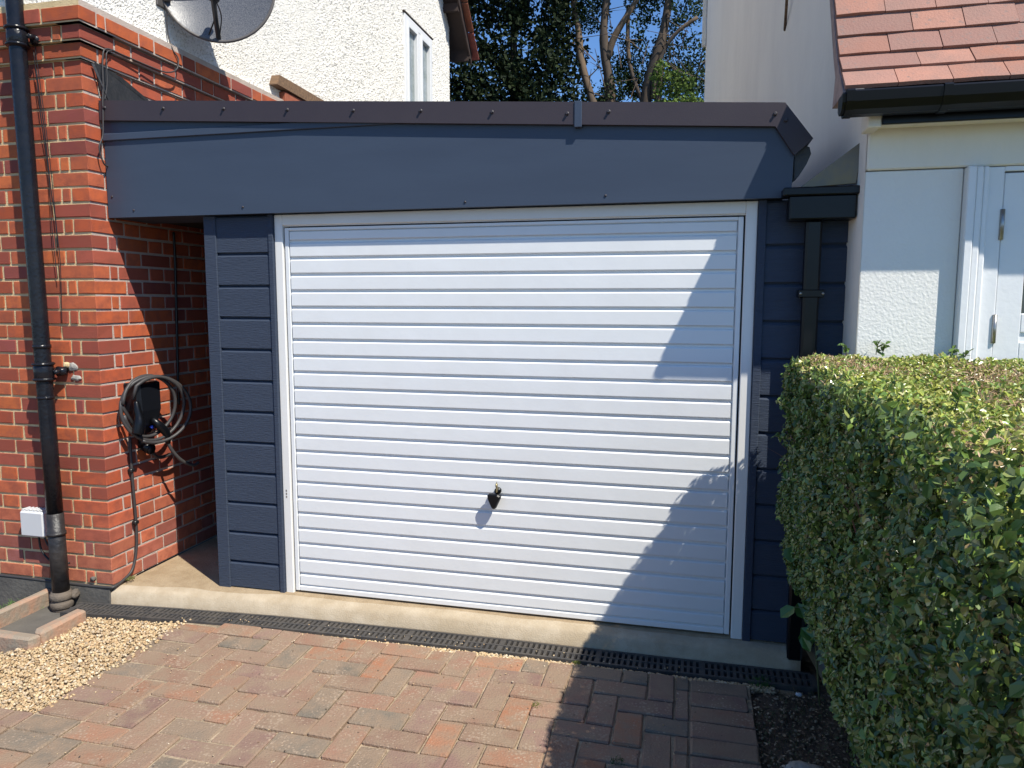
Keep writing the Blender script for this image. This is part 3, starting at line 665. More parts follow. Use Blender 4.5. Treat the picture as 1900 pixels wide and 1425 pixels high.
# cladding
def cladding(name,x0,x1,y,tl,trr,grooves=True):
    b=MB().use('anth'); zs=[2.150]+[1.937-.1787*k for k in range(11)]+[-.012]
    a0=x0+tl; a1=x1-trr
    for i in range(len(zs)-1):
        zt,zb_=zs[i],zs[i+1]
        g=.007
        # board with chamfered top edge and drip shadow groove at the bottom
        b.prism([(y+.020,zb_+.002),(y+.020,zt),(y+.012,zt-.001),(y,zt-.013),(y,zb_+.012),(y+.014,zb_+.013)],0,a0,a1)
    b.box(a0,a1,y+.0195,y+.03,-.012,2.15)
    if tl: b.box(x0,a0+.002,y-.008,y+.05,-.014,2.151,c=.003)
    if trr: b.box(a1-.002,x1,y-.008,y+.03,-.014,2.151,c=.003)
    return b.build(name,ga)
cladding('pier_cladding',-.486,-.053,-.002,.074,.027)
cladding('side_cladding',2.492,2.90,.002,.0,.0)
b=MB().use('anth'); b.box(2.492,2.53,-.008,.01,-.012,2.151,c=.003); b.build('corner_trim',ga)
# garage side and inner walls, roof
b=MB().use('anth'); b.box(-.484,-.46,.05,3.9,-.012,2.6); b.box(-.46,-.06,.031,.07,-.012,2.15)
b.prism([(2.575,.035),(2.60,.035),(2.30,3.9),(2.27,3.9)],2,-.012,2.44); b.prism([(2.602,.035),(2.86,.035),(2.76,1.0),(2.53,1.0)],2,-.012,2.15)
b.box(-.46,2.47,3.87,3.9,-.012,2.5)
b.build('garage_walls',ga)
b=MB().use('dark'); b.box(-1.075,-.49,1.45,1.5,-.012,2.6); b.box(-1.07,-.487,.31,1.45,2.168,2.18); b.build('passage_end',ga)  # black end and ceiling put the passage's deep shade into colour
b=MB().use('felt')
b.add([(-1.07,FY+.02,2.78),(2.58,FY+.02,2.55),(2.30,3.9,2.50),(-1.07,3.9,2.72),(-1.07,FY+.02,2.66),(2.58,FY+.02,2.45),(2.30,3.9,2.40),(-1.07,3.9,2.6)],[(0,1,2,3),(4,7,6,5),(0,4,5,1),(1,5,6,2),(2,6,7,3),(3,7,4,0)])
b.build('flat_roof',ga)
b=MB().use('plastic'); b.add([(-1.074,-.045,2.80),(-1.066,-.10,3.00),(-1.062,.10,2.97),(-1.066,.55,2.82),(-1.066,.9,2.73),(-1.074,.9,2.70),(-1.074,-.045,2.70)],[(0,1,2,3,4,5,6)])
b.add([(-1.07,-.12,2.985),(-1.064,-.105,2.99),(-1.02,-.062,2.80),(-1.03,-.062,2.80)],[(0,1,2,3)])
b.build('wall_flashing',ga)
# door frame
b=MB().use('frame'); fy=.008
b.box(-.052,-.004,fy,fy+.07,-.012,2.150,c=.003); b.box(2.437,2.491,fy,fy+.07,-.012,2.150,c=.003); b.box(-.004,2.437,fy+.001,fy+.07,2.092,2.150,c=.003)
b.box(-.004,2.437,fy+.012,fy+.05,2.0865,2.093,c=.001)
b.build('door_frame',ga)
b=MB().use('frame'); b.box(-.052,-.0005,fy+.05,fy+.1,0,2.09); b.use('dark'); b.box(0,2.437,.075,.08,.0,2.10); b.build('door_rebate',ga)
# ribbed door leaf
do=MB().use('door'); dy=.018; X0,X1=.004,2.429; z_lo,z_hi=.004,2.079
m=.030
do.box(X0,X0+.024,dy,dy+.03,z_lo,z_hi,c=.003); do.box(X1-.024,X1,dy,dy+.03,z_lo,z_hi,c=.003)
do.box(X0+.024,X1-.024,dy,dy+.03,z_hi-.016,z_hi,c=.002); do.box(X0+.024,X1-.024,dy,dy+.03,z_lo,z_lo+.03,c=.004)
gz=[2.003-.0903*k for k in range(22)]
prof=[(dy+.012,z_hi-.014),(dy+.012,z_hi-.018),(dy+.0015,z_hi-.023)]
for z in gz:
    prof+=[(dy+.0015,z+.0125),(dy+.004,z+.0095),(dy+.0155,z+.0075),(dy+.0155,z-.0045),(dy+.005,z-.0085),(dy+.0015,z-.0135)]
prof+=[(dy+.0015,z_lo+.042),(dy+.012,z_lo+.034),(dy+.012,z_lo+.028)]
xa,xb=X0+.031,X1-.031
vs=[];fs=[]
for (yy,zz) in prof: vs+=[(X0+.0235,dy+.0165,zz),(xa-.003,dy+.0165,zz),(xa,yy,zz),(xb,yy,zz),(xb+.003,dy+.0165,zz),(X1-.0235,dy+.0165,zz)]
for i in range(len(prof)-1):
    for k in range(5): fs.append((i*6+k,i*6+k+1,(i+1)*6+k+1,(i+1)*6+k))
do.add(vs,fs)
dob=do.build('garage_door',ga)
# handle: dark heart-shaped knob on a round escutcheon, key standing in the lock above
b=MB().use('gloss'); hx,hz=1.212,.628
outl=[(-.034,.030),(-.024,.037),(.0,.036),(.024,.036),(.036,.028),(.034,.014),(.012,-.034),(.004,-.043),(-.006,-.042),(-.012,-.034),(-.032,.010)]
def hs(k,y,dx=0,dz=0): return [(hx+dx+a*k,y,hz+dz+c_*k) for a,c_ in outl]
L3=[hs(.35,dy+.002),hs(.4,dy-.02),hs(.95,dy-.027),hs(1.05,dy-.038),hs(1.0,dy-.05,-.002),hs(.85,dy-.056,-.003)]
b.sm=True
for i in range(len(L3)-1):
    for k in range(len(outl)): b.quad(L3[i][k],L3[i][(k+1)%len(outl)],L3[i+1][(k+1)%len(outl)],L3[i+1][k])
b.sm=False; b.quad(*L3[-1]); hd=b.build('door_handle',dob)
b=MB().use('gloss'); b.tube([(hx+.012,dy+.002,hz+.047),(hx+.012,dy-.018,hz+.047)],.018,16); b.build('lock_barrel',dob)
b=MB().use('brass'); b.box(hx+.009,hx+.014,dy-.040,dy-.010,hz+.044,hz+.072,c=.001); b.tube([(hx+.007,dy-.034,hz+.082),(hx+.015,dy-.034,hz+.082)],.0115,12); b.box(hx+.010,hx+.013,dy-.037,dy-.031,hz+.085,hz+.102,c=.001); b.build('key',dob)
# manufacturer-style small dark marks on the frame (barely legible sticker)
b=MB().use('steel')
for k in range(3): b.box(-.034,-.026,fy-.0012,fy-.0002,.592-k*.018,.603-k*.018)
b.build('sticker',ga)
# right-hand rainwater goods
hp=thing('rainwater_hopper','black square gutter outlet box in the shaded gap beside the garage','gutter')
b=MB().use('gloss'); b.box(2.615,2.895,-.125,-.006,2.045,2.15,c=.006); b.box(2.585,2.905,-.135,-.004,2.150,2.186,c=.005); b.build('hopper_box',hp)
b=MB().use('gloss'); b.box(2.695,2.765,-.085,-.02,-.05,2.046,c=.010); b.build('downpipe',hp)
b=MB().use('gloss')
for z in (1.715,.9): simple('gloss','pipe_bracket',hp,lambda q:q.box(2.675,2.785,-.09,-.004,z-.018,z+.018,c=.004))
for x in (2.682,2.778): simple('steel','bracket_screw',hp,lambda q:q.tube([(x,-.090,1.715),(x,-.096,1.715)],.006,8))
go=thing('gutter_end','black curved gutter end poking out below the roof edge trim','gutter')
b=MB().use('plastic'); b.sm=True
poly=[(2.640,2.40),(2.70,2.375),(2.708,2.345),(2.69,2.30),(2.660,2.25),(2.64,2.235)]
b.sm=False; b.prism(poly,1,-.04,.10); b.build('gutter_trough',go)
fl=MB().use('lead'); fl.add([(2.665,-.045,2.196),(2.914,-.10,2.385),(2.890,-.10,2.20),(2.668,-.040,2.193),(2.916,-.094,2.387),(2.893,-.094,2.197)],[(0,2,1),(3,4,5),(0,1,4,3),(1,2,5,4),(2,0,3,5)])
fl.add([(2.645,-.12,2.1885),(2.895,-.12,2.1885),(2.895,-.02,2.1945),(2.645,-.02,2.1945)],[(0,1,2,3)])
tag(fl.build('metal_flashing'),'triangular shiny metal flashing standing on the black hopper beside the white wall','flashing')

# ================================================================== WHITE HOUSE (right)
wh=thing('white_house','white rendered house with a salmon clay tile roof, on the right behind the hedge','house')
YR=-.195; XW=2.908
def fx(y): return XW-.098*(y-YR)
def rz_(y):   # roof surface height: bell-cast at the eave then steep
    d=y+.42
    return 2.50+ (d*1.05 if d<.16 else .168+(d-.16)*1.85)
b=MB().use('flank')
ys=[YR,-.1,.4,1.0,1.8,2.6,6.2]
tops=[2.52,2.62,min(7,rz_(.4)),min(7,rz_(1.0)),min(7,rz_(1.8)),7,7]
for i in range(len(ys)-1):
    b.quad((fx(ys[i]),ys[i],-.2),(fx(ys[i+1]),ys[i+1],-.2),(fx(ys[i+1]),ys[i+1],tops[i+1]),(fx(ys[i]),ys[i],tops[i]))
b.quad((fx(6.2),6.2,-.2),(6.5,6.2,-.2),(6.5,6.2,7),(fx(6.2),6.2,7)); 
b.build('flank_wall',wh,recalc=False)
b=MB().use('stucco'); b.box(XW,3.288,YR,YR+.2,-.2,2.232,c=.004); b.build('front_wall',wh); b=MB().use('stucco'); b.box(4.75,6.5,YR,YR+.2,-.2,2.232); b.build('front_wall',wh)
b=MB().use('cream'); b.box(XW+.002,6.5,YR-.014,YR+.2,2.236,2.515,c=.006); b.build('lintel_band',wh)
b=MB().use('cream'); b.box(XW-.03,XW+.022,-.345,YR-.016,2.385,2.50,c=.004); b.build('eave_return',wh)
b=MB().use('cream'); b.box(XW+.022,6.5,-.335,YR-.016,2.404,2.414); b.build('eave_soffit',wh)
b=MB().use('gloss'); b.box(XW+.022,6.5,-.352,-.336,2.392,2.52,c=.003); b.build('eave_fascia',wh)
# gutter (square ogee profile)
gt=MB().use('gloss'); pr=[(-.355,2.505),(-.47,2.510),(-.476,2.503),(-.470,2.462),(-.452,2.432),(-.425,2.418),(-.385,2.414),(-.36,2.425)]
gt.prism([(-.356,2.44),(-.356,2.500),(-.470,2.505),(-.476,2.498),(-.470,2.462),(-.452,2.434),(-.425,2.420),(-.385,2.418)],0,2.775,6.5)
gto=gt.build('roof_gutter',wh)
def stop(x0,x1,k):
    c_=(-.415,2.46); return [(c_[0]+(a-c_[0])*k,c_[1]+(d-c_[1])*k) for a,d in [(-.356,2.44),(-.356,2.500),(-.470,2.505),(-.476,2.498),(-.470,2.462),(-.452,2.434),(-.425,2.420),(-.385,2.418)]]
b=MB().use('gloss'); b.prism(stop(0,0,1.08),0,2.770,2.800); b.prism(stop(0,0,.85),0,2.757,2.770); b.build('gutter_stop_end',gto)
b=MB().use('gloss'); b.prism(stop(0,0,1.09),0,3.115,3.145); b.build('gutter_union',gto)
# roof tiles
rt=MB().use('tile'); gauge=.118; y=-.435; z=2.512; row=0
yr,zr=-.435,2.508
while zr<5.6:
    sl_=1.05 if row<2 else (1.45 if row==2 else 1.75)
    ang=math.atan(sl_); dy_,dz_=math.cos(ang)*gauge,math.sin(ang)*gauge
    x=2.765; first=True
    while x<(4.9 if zr<3.6 else 4.2):
        wd=.193*(1.5 if (first and row%2) else 1.0)
        t=random.choice([(.35,.17,.122),(.31,.155,.115),(.375,.19,.14),(.285,.155,.125),(.335,.18,.14)]); f=random.uniform(.9,1.1); rt.tint=tuple(c*f for c in t)
        j=random.uniform(-.003,.003); th=.017; n_=(-math.sin(ang),math.cos(ang))
        u=(math.cos(ang),math.sin(ang)); Lt=gauge*1.9; a=(yr+n_[0]*(.012+j),zr+n_[1]*(.012+j))
        nn=n_; sag=random.uniform(0,.004)
        c0=(a[0],a[1]); c1=(a[0]+nn[0]*th,a[1]+nn[1]*th); c2=(a[0]+u[0]*Lt+nn[0]*(th-.022),a[1]+u[1]*Lt+nn[1]*(th-.022)); c3=(a[0]+u[0]*Lt-nn[0]*.022,a[1]+u[1]*Lt-nn[1]*.022)
        xa_,xb_=x+.0015,x+wd-.0015; xm=(xa_+xb_)/2
        vs=[]
        for xx,dz in ((xa_,0),(xm,sag),(xb_,0)):
            for p in (c0,c1,c2,c3): vs.append((xx,p[0]+nn[0]*dz,p[1]+nn[1]*dz))
        fs=[(0,3,2,1),(8,9,10,11)]
        for s_ in (0,4):
            for k in range(4): fs.append((s_+k,s_+(k+1)%4,s_+4+(k+1)%4,s_+4+k))
        rt.add(vs,fs); x+=wd; first=False
    yr+=dy_; zr+=dz_; row+=1
rt.build('roof_tiles',wh)
b=MB().use('verge')
pv=[(-.42,2.478)]
yy,zz=-.435,2.508
prof_t=[(yy,zz-.002)]; rowk=0
while zz<5.6:
    sl_=1.05 if rowk<2 else (1.45 if rowk==2 else 1.75); a=math.atan(sl_); yy+=math.cos(a)*gauge; zz+=math.sin(a)*gauge; prof_t.append((yy,zz-.004)); rowk+=1
low=[(p[0]+.035,p[1]-.055) for p in prof_t]
low=[p for p in low if p[1]>2.60]
poly=prof_t+low[::-1]+[(-.20,2.50),(-.415,2.498)]
b.prism(poly,0,2.762,2.80); b.build('verge_edge',wh)
b=MB().use('cream'); b.box(2.80,XW-.03,-.40,YR,2.499,2.507); b.build('verge_soffit',wh)
b=MB().use('felt'); b.prism([(-.30,2.505),(prof_t[-1][0]+.16,5.50),(prof_t[-1][0]+.4,5.50),(-.05,2.505)],0,XW,6.5); b.build('roof_deck',wh)
# bargeboard strip at the far corner, thin diagonal rod high on the flank
b=MB().use('cream'); b.box(fx(6.2)-.05,fx(6.2)-.002,6.14,6.2,4.84,6.6,c=.004); b.build('rear_corner_board',wh)
b=MB().use('wood'); b.tube([(fx(1.55)-.002,1.55,3.42),(fx(1.3)-.05,1.25,3.62)],.009,6); b.build('wall_rod',wh)
# front door and its frame
b=MB().use('whitewood')
b.box(3.290,3.322,YR-.050,YR+.05,-.1,2.233,c=.004)
b.box(3.322,3.352,YR-.040,YR+.05,-.1,2.233,c=.006); b.box(3.352,3.378,YR-.028,YR+.05,-.1,2.233,c=.006)
b.box(3.378,3.440,YR-.002,YR+.05,-.1,2.233,c=.003); b.box(3.440,4.5,YR-.002,YR+.05,2.214,2.234,c=.002)
b.box(4.5,4.7,YR-.03,YR+.05,-.1,2.233,c=.004)
b.build('door_surround',wh)
dW=MB().use('whitewood'); Yd=YR+.008; xa,xb,zb_,zt2=3.444,4.49,-.09,2.208
xs=xa+.098
dW.box(xa,xs,Yd,Yd+.045,zb_,zt2,c=.003); dW.box(xb-.1,xb,Yd,Yd+.045,zb_,zt2,c=.003)
for a,c_ in ((2.06,zt2),(1.845,1.885),(1.55,1.63),(1.42,1.51),(zb_,.1)): dW.box(xs,xb-.1,Yd+.001,Yd+.044,a,c_,c=.004)
k=xs+.02
while k<xb-.11: dW.box(k-.02,k+.085,Yd+.012,Yd+.04,.1,1.42,c=.004); k+=.106
dW.box(xs,xb-.1,Yd+.010,Yd+.03,1.51,1.56)
fd=dW.build('front_door',wh)
for a,c_ in ((1.885,2.06),(1.63,1.845)): simple('glass','pane',fd,lambda q:q.box(xs,xb-.1,Yd+.018,Yd+.024,a,c_))
for z0,z1 in ((1.935,2.06),(1.505,1.625)):
    simple('steel','hinge',fd,lambda q:[q.tube([(3.441,Yd-.012,z0),(3.441,Yd-.012,z1)],.009,10),q.box(3.441,3.452,Yd-.008,Yd-.001,z0,z1,c=.001)])
b=MB().use('stucco'); b.box(3.0,6.5,YR+.3,6.1,-.2,2.3); b.build('house_core',wh)

# ================================================================== FOLIAGE
def leaves(P,Nrm,length,width,tints,name,mt,parent,fold=.25):
    # each leaf: 6 vertices, two quads folded along the midrib
    n=len(P); d=RNG.normal(size=(n,3)); d-=(d*Nrm).sum(1,keepdims=True)*Nrm; d/=np.linalg.norm(d,axis=1,keepdims=True)+1e-9
    s=np.cross(Nrm,d)
    Lh=length[:,None]; Wd=width[:,None]
    base=P; tip=P+d*Lh+Nrm*Lh*RNG.uniform(-.15,.05,(n,1))
    m1=P+d*Lh*.45
    def sd(k,t): return P+d*Lh*t+s*Wd*k+Nrm*np.abs(Wd*k)*fold*2
    V=np.stack([base,sd(-.46,.24),sd(-.48,.70),tip,sd(.48,.70),sd(.46,.24)],1).reshape(-1,3)
    q=(np.arange(n)*6)[:,None]
    F=np.concatenate([q+np.array([0,1,2,3]),q+np.array([0,3,4,5])],0)
    T=np.repeat(tints,6,0)
    return np_mesh(name,V,F,mt,T,parent)
def rand_unit(n):
    v=RNG.normal(size=(n,3)); return v/np.linalg.norm(v,axis=1,keepdims=True)
def unit(v): return v/(np.linalg.norm(v,axis=1,keepdims=True)+1e-9)
def npn(P,sc,seed):
    return np.array([noise.noise(Vector((p[0]*sc+seed,p[1]*sc-seed,p[2]*sc+seed*.5))) for p in P])
he=thing('privet_hedge','thick clipped privet hedge with sunlit top and shaded side before the white house','hedge')
def hleft(y,z):  # x of the left face
    x=2.632+.0*y
    x=x+np.where(z<1.05,(1.05-z)*.10,0)+np.where(z<.5,(.5-z)*.28,0)+np.where(z>1.32,(np.clip(z-1.32,0,.15)/.12)**2*.055,0)
    return x
def htop(x,y): return 1.425-.035*np.clip((-y-.4),0,2)+.0*x
n1=115000
yv=-.22-3.0*RNG.beta(1.15,1.7,n1); zv=RNG.uniform(-.09,1.42,n1); zv=np.where((zv<.15)&(RNG.random(n1)<.35),zv+.5,zv)
P=np.stack([hleft(yv,zv),yv,zv],1)
nn=npn(P,3.2,4)*.075+npn(P,11,2)*.045
dep=RNG.exponential(.040,n1)-.014
P[:,0]+=nn+dep
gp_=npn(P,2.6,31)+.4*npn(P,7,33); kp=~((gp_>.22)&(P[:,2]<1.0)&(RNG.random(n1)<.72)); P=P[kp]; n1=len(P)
N1=unit(np.array([-1,-.15,.45])[None]+RNG.normal(size=(n1,3))*.55)
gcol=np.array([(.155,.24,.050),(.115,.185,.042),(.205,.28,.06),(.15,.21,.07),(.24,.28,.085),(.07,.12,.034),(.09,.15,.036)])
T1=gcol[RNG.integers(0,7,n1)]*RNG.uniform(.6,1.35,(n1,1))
dry=RNG.random(n1)<.035; T1[dry]=np.array([.30,.21,.09])
ky=np.where(P[:,1]<-1.0,1.25,1.0)
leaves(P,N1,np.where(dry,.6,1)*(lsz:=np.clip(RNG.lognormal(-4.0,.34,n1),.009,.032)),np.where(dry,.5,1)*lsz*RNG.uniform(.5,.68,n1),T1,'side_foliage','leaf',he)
# back face and lit edge
n3=9000
xv=2.64+RNG.uniform(0,2,n3)**1.0; zv=RNG.uniform(0,1.42,n3); P=np.stack([xv,-.235-RNG.exponential(.02,n3)+.01,zv],1); P[:,0]=np.maximum(P[:,0],hleft(P[:,1],P[:,2]))
leaves(P,unit(np.array([0,.8,.3])[None]+RNG.normal(size=(n3,3))*.6),RNG.uniform(.02,.034,n3),RNG.uniform(.012,.018,n3),gcol[RNG.integers(0,6,n3)],'back_foliage','leaf',he)
n2=70000
xv=2.645+2.1*RNG.beta(1.0,1.5,n2); yv=-.225-2.7*RNG.beta(1.0,1.5,n2)
zt=htop(xv,yv); xl=xv-2.62; zt=zt-np.where(xl<.10,((.10-xl)/.10)**2*.06,0)
P=np.stack([xv,yv,zt],1); nn=npn(P,3.5,8)*.035+npn(P,11,5)*.018
P[:,2]+=nn-RNG.exponential(.016,n2)+.010
patch=npn(P,4.2,21)+.5*npn(P,13,23)
N2=unit(np.array([-.05,-.1,.9])[None]+RNG.normal(size=(n2,3))*.62)
tcol=np.array([(.38,.43,.08),(.30,.38,.08),(.45,.45,.11),(.22,.32,.08),(.48,.46,.18)])  # top leaf colours lightened to read sunlit despite shading each other
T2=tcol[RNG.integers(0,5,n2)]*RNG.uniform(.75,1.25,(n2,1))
dry=(RNG.random(n2)<np.clip(.22+patch*1.05,.05,.8)); T2[dry]=np.array([.60,.43,.26])*RNG.uniform(.6,1.2,(dry.sum(),1))
wdt=RNG.uniform(.0075,.013,n2); wdt[dry]*=.35; ln=RNG.uniform(.013,.025,n2)
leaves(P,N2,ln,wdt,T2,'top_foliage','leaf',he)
# twigs
def twigs(n,fn,parent,name,pal,r=.0016,seg=3):
    b=MB().use('twig')
    for i in range(n):
        p,d,L0=fn(); b.tint=tuple(c*random.uniform(.6,1.3) for c in random.choice(pal))
        pts=[Vector(p)]
        for k in range(seg):
            d=(d+Vector((random.gauss(0,.18),random.gauss(0,.18),random.gauss(0,.18)))).normalized(); pts.append(pts[-1]+d*L0/seg)
        b.tube(pts,[r*(1-.25*k) for k in range(seg+1)],4,cap=False,sm=False)
    return b.build(name,parent,recalc=False)
def f_side():
    y=-.25-random.random()*2.3; z=random.uniform(-.05,1.15)
    return (2.69+max(0,(1.05-z))*.10+max(0,.5-z)*.28+random.uniform(-.03,.05),y,z),Vector((random.uniform(-.35,.3),random.uniform(-.5,.5),random.uniform(.4,1))),random.uniform(.05,.16)
twigs(2600,f_side,he,'side_twigs',[(.20,.13,.08),(.13,.085,.05),(.26,.19,.12)],.0022)
def f_top():
    x=2.72+2.0*random.betavariate(1,1.5); y=-.26-2.4*random.betavariate(1,1.6)
    return (x,y,1.385-.035*max(0,-y-.4)+random.uniform(-.02,.02)),Vector((random.uniform(-1,1),random.uniform(-1,1),random.uniform(.3,1.3))),random.uniform(.02,.05)
twigs(3800,f_top,he,'top_twigs',[(.40,.27,.14),(.46,.33,.19),(.30,.19,.10)],.0016,2)
b=MB().use('twig',(.13,.095,.06))
for i in range(26):
    y=-.3-i*.11+random.uniform(-.04,.04); x=2.92+random.uniform(-.03,.1)
    b.tube(smoothpath([(x+.05,y,-.14),(x-.02,y+random.uniform(-.04,.04),.25),(x-.06,y+random.uniform(-.08,.08),.65),(x-.1,y+random.uniform(-.1,.1),1.15)],3),[.011-.0008*k for k in range(10)],6)
b.build('stems',he)
# dark solid boxes added inside the hedge to block light
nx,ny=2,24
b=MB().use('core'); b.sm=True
b.box(2.90,4.85,-3.3,-.28,.02,1.05); b.box(2.76,4.85,-3.3,-.27,.85,1.33); b.build('light_block_core',he)
# shoots that stand proud
def shoot(base,d,L0,nl,lsz,pal,name,parent,mtleaf='leaf',seed=0):
    P=[];N=[];b=MB().use('twig',(.12,.13,.05)); d=Vector(d).normalized(); p=Vector(base); pts=[p.copy()]
    for k in range(6): d=(d+Vector((random.gauss(0,.08),random.gauss(0,.08),random.gauss(0,.06)))).normalized(); p=p+d*L0/6; pts.append(p.copy())
    b.tube(pts,[.002]*7,5,sm=False)
    for k in range(nl):
        t=.25+.75*k/max(1,nl-1); i=min(5,int(t*6)); q=pts[i].lerp(pts[i+1],t*6-i if i<5 else 1)
        P.append(q); nv=Vector((random.gauss(0,.6),random.gauss(-.2,.6),random.uniform(.2,1))).normalized(); N.append(nv)
    return pts,P,N
P=[];N=[];bt_=MB().use('twig',(.14,.14,.05))
for base,d,L0 in [((2.86,-.24,1.45),(0,0,1),.07),((2.98,-.24,1.45),(0,0,1),.09),((3.0,-.25,1.45),(.2,0,1),.08),((3.27,-.26,1.44),(0,0,1),.07),((3.31,-.26,1.44),(.3,0,1),.06),((2.64,-.3,1.33),(-.5,0,1),.08),((2.60,-.55,1.24),(-1,0,.8),.06),((2.60,-.5,1.10),(-1,0,.5),.05),
                   ((2.66,-1.4,1.33),(-.3,-.2,1),.08),((2.62,-1.7,1.2),(-.6,-.2,1),.07),((2.60,-.9,1.02),(-1,0,.3),.05),((2.64,-.7,.85),(-1,0,.3),.05),((2.9,-1.5,1.38),(0,-.2,1),.07)]:
    pts,p,n=shoot(base,d,L0*(.6 if base[1]>-.27 else 1),10,.03,None,'',None); bt_.tube(pts,.0018,5); P+=p; N+=n
bt_.build('shoot_stems',he)
k=len(P); leaves(np.array(P),np.array(N),RNG.uniform(.022,.034,k),RNG.uniform(.012,.018,k),np.array([(.14,.22,.05)])*RNG.uniform(.7,1.2,(k,1)),'shoots','leaf',he)
# sapling at the hedge foot
sa=thing('bramble_sapling','young sapling with broad leaves growing between the dark boards and the hedge','plant')
pts,p,n=shoot((2.80,-.38,-.1),(-.10,0,1),.75,5,.1,None,'',None)
b=MB().use('twig',(.10,.12,.05)); b.tube(pts,.004,6)
P=[];N=[];L_s=[]
for z in np.linspace(.18,.66,13):
    a=random.uniform(0,6.28); q=Vector((2.80-.1*(z+.1)/.75,-.38,z)); side=Vector((-abs(math.cos(a))*.9,math.sin(a)*.7-.2,.1)); e=q+side*random.uniform(.04,.085); b.tube([q,e],.0018,5); P.append(e); N.append(Vector((-.25,-.55,.8)).normalized()); L_s.append(random.uniform(.05,.085))
b.build('stem',sa); k=len(P); L_s=np.array(L_s)
leaves(np.array([list(q) for q in P]),np.array([list(q) for q in N])+RNG.normal(size=(k,3))*.12,L_s,L_s*.8,np.array([(.07,.15,.035)])*RNG.uniform(.8,1.3,(k,1)),'broad_leaves','leaf',sa,fold=.1)
# weeds and moss tufts
def weed(x,y,z,r,n,label,pal,hgt=.03,name='weed'):
    a=RNG.uniform(0,6.28,n); rr=r*np.sqrt(RNG.random(n)); P=np.stack([x+rr*np.cos(a),y+rr*np.sin(a),np.full(n,z)],1)
    d=unit(np.stack([RNG.normal(size=n)*.6,RNG.normal(size=n)*.6,np.ones(n)],1)); s=np.cross(d,rand_unit(n)); h=RNG.uniform(.4,1,n)[:,None]*hgt
    wd=.0022
    V=np.stack([P-s*wd,P+s*wd,P+d*h+s*wd*.3,P+d*h-s*wd*.3],1).reshape(-1,3); F=(np.arange(n)*4)[:,None]+np.arange(4)
    T=np.repeat(np.array(pal)[RNG.integers(0,len(pal),n)]*RNG.uniform(.7,1.3,(n,1)),4,0)
    return tag(np_mesh(name,V,F,'moss',T),label,'weed','small weeds in the paving and borders')
weed(-1.63,-.28,-.16,.15,420,'grass tuft against the plinth at the far left edge',[(.10,.2,.03),(.06,.12,.02)],.06,'grass_tuft')
weed(-1.19,-.78,-.16,.045,120,'little grass tuft at the corner of the gully kerb',[(.12,.16,.03)],.025,'grass_tuft')
weed(2.56,-.235,-.12,.05,220,'small green weed at the dark end of the channel drain',[(.06,.14,.03),(.04,.1,.02)],.045)
weed(1.585,-.69,-.098,.022,50,'tiny yellow-green weed between sunlit pavers near the shadow edge',[(.16,.16,.03)],.018)
weed(1.97,-1.0,-.098,.03,60,'tiny dark weed between shaded pavers near the bottom edge',[(.05,.09,.02)],.014)
weed(1.70,-.275,-.09,.02,60,'tiny moss clump at the shadow edge beside the drain',[(.16,.18,.03)],.012)
weed(-1.045,-.09,.012,.03,120,'small moss clump at the brick corner beside the black cable',[(.16,.15,.04),(.10,.12,.03)],.02)
stuff(weed(3.0,-.65,-.12,.5,2600,'low dark moss and dead grass on the soil beneath the hedge',[(.07,.08,.03),(.14,.10,.05),(.05,.06,.02)],.03,'ground_cover'))
# concrete lump at the bottom edge
tag(lump('concrete_lump','cement',(2.68,-.86,-.115),(.085,.05,.02),None,9),'flat pale concrete lump lying in the soil at the bottom edge','stone')
tag(lump('white_pebble','whiteplastic',(2.725,-.29,-.108),(.014,.011,.009),None,5),'single white pebble on the dark soil by the drain end','stone')

# ================================================================== TREES BEHIND
def crown(name,parent,blobs,n,size,pal,keep=None,seed=0,flat=.5):
    ws=np.array([b_[3]*b_[4]*b_[5] for b_ in blobs])**.8; ws/=ws.sum(); k=RNG.choice(len(blobs),n,p=ws); B=np.array(blobs)[k]
    u=rand_unit(n)*np.cbrt(RNG.random((n,1)))*1.0
    P=B[:,:3]+u*B[:,3:6]
    f=npn(P,1.6,seed)+.6*npn(P,4.0,seed+3)
    m_=f>(-.10 if keep is None else keep); P=P[m_]; n=len(P)
    N=unit(RNG.normal(size=(n,3))+np.array([0,-.3,flat])); sz=RNG.uniform(.7,1.3,n)*size
    T=np.array(pal)[RNG.integers(0,len(pal),n)]*RNG.uniform(.6,1.35,(n,1))
    return leaves(P,N,sz,sz*.6,T,name,'treeleaf',parent,fold=.15)
t1=thing('evergreen_tree','dense dark evergreen tree behind the garage, beside the pebbledash wall','tree')
bl=[(-2.6,14,6.2,1.5,1.2,1.5),(-1.7,14.3,7.6,1.4,1.2,1.6),(-1.2,13.8,6.3,.9,1,1.3),(-2.2,14,9.3,1.4,1.2,1.3),(-1.2,14,8.6,.8,.9,1.2),(-2.0,14.2,4.6,1.7,1.2,1.4),(-3.6,14,8,1.5,1.2,2.4),(-.9,14.2,5.0,1.0,1.,1.1),(-4.2,14.2,5.6,1.6,1.2,1.8)]
crown('leaf_crown',t1,bl,46000,.105,[(.017,.028,.011),(.012,.021,.009),(.024,.035,.013)],keep=-.2,seed=3)
b=MB().use('bark'); b.tube([(-2.2,14.4,-.3),(-2.25,14.4,3),(-2.1,14.4,6),(-2.2,14.4,9)],[.24,.2,.14,.05],10)
for z,dx in ((4,.9),(5,-.9),(6.2,.8),(7,-.8),(8,.5)): b.tube([(-2.2,14.4,z),(-2.2+dx*.6,14.3,z+.5),(-2.2+dx*1.4,14.1,z+1.2)],[.08,.05,.02],6)
b.build('trunk',t1)
t2=thing('multi_stem_tree','tall tree with several bare pale stems and fine leaves against blue sky','tree')
b=MB().use('bark')
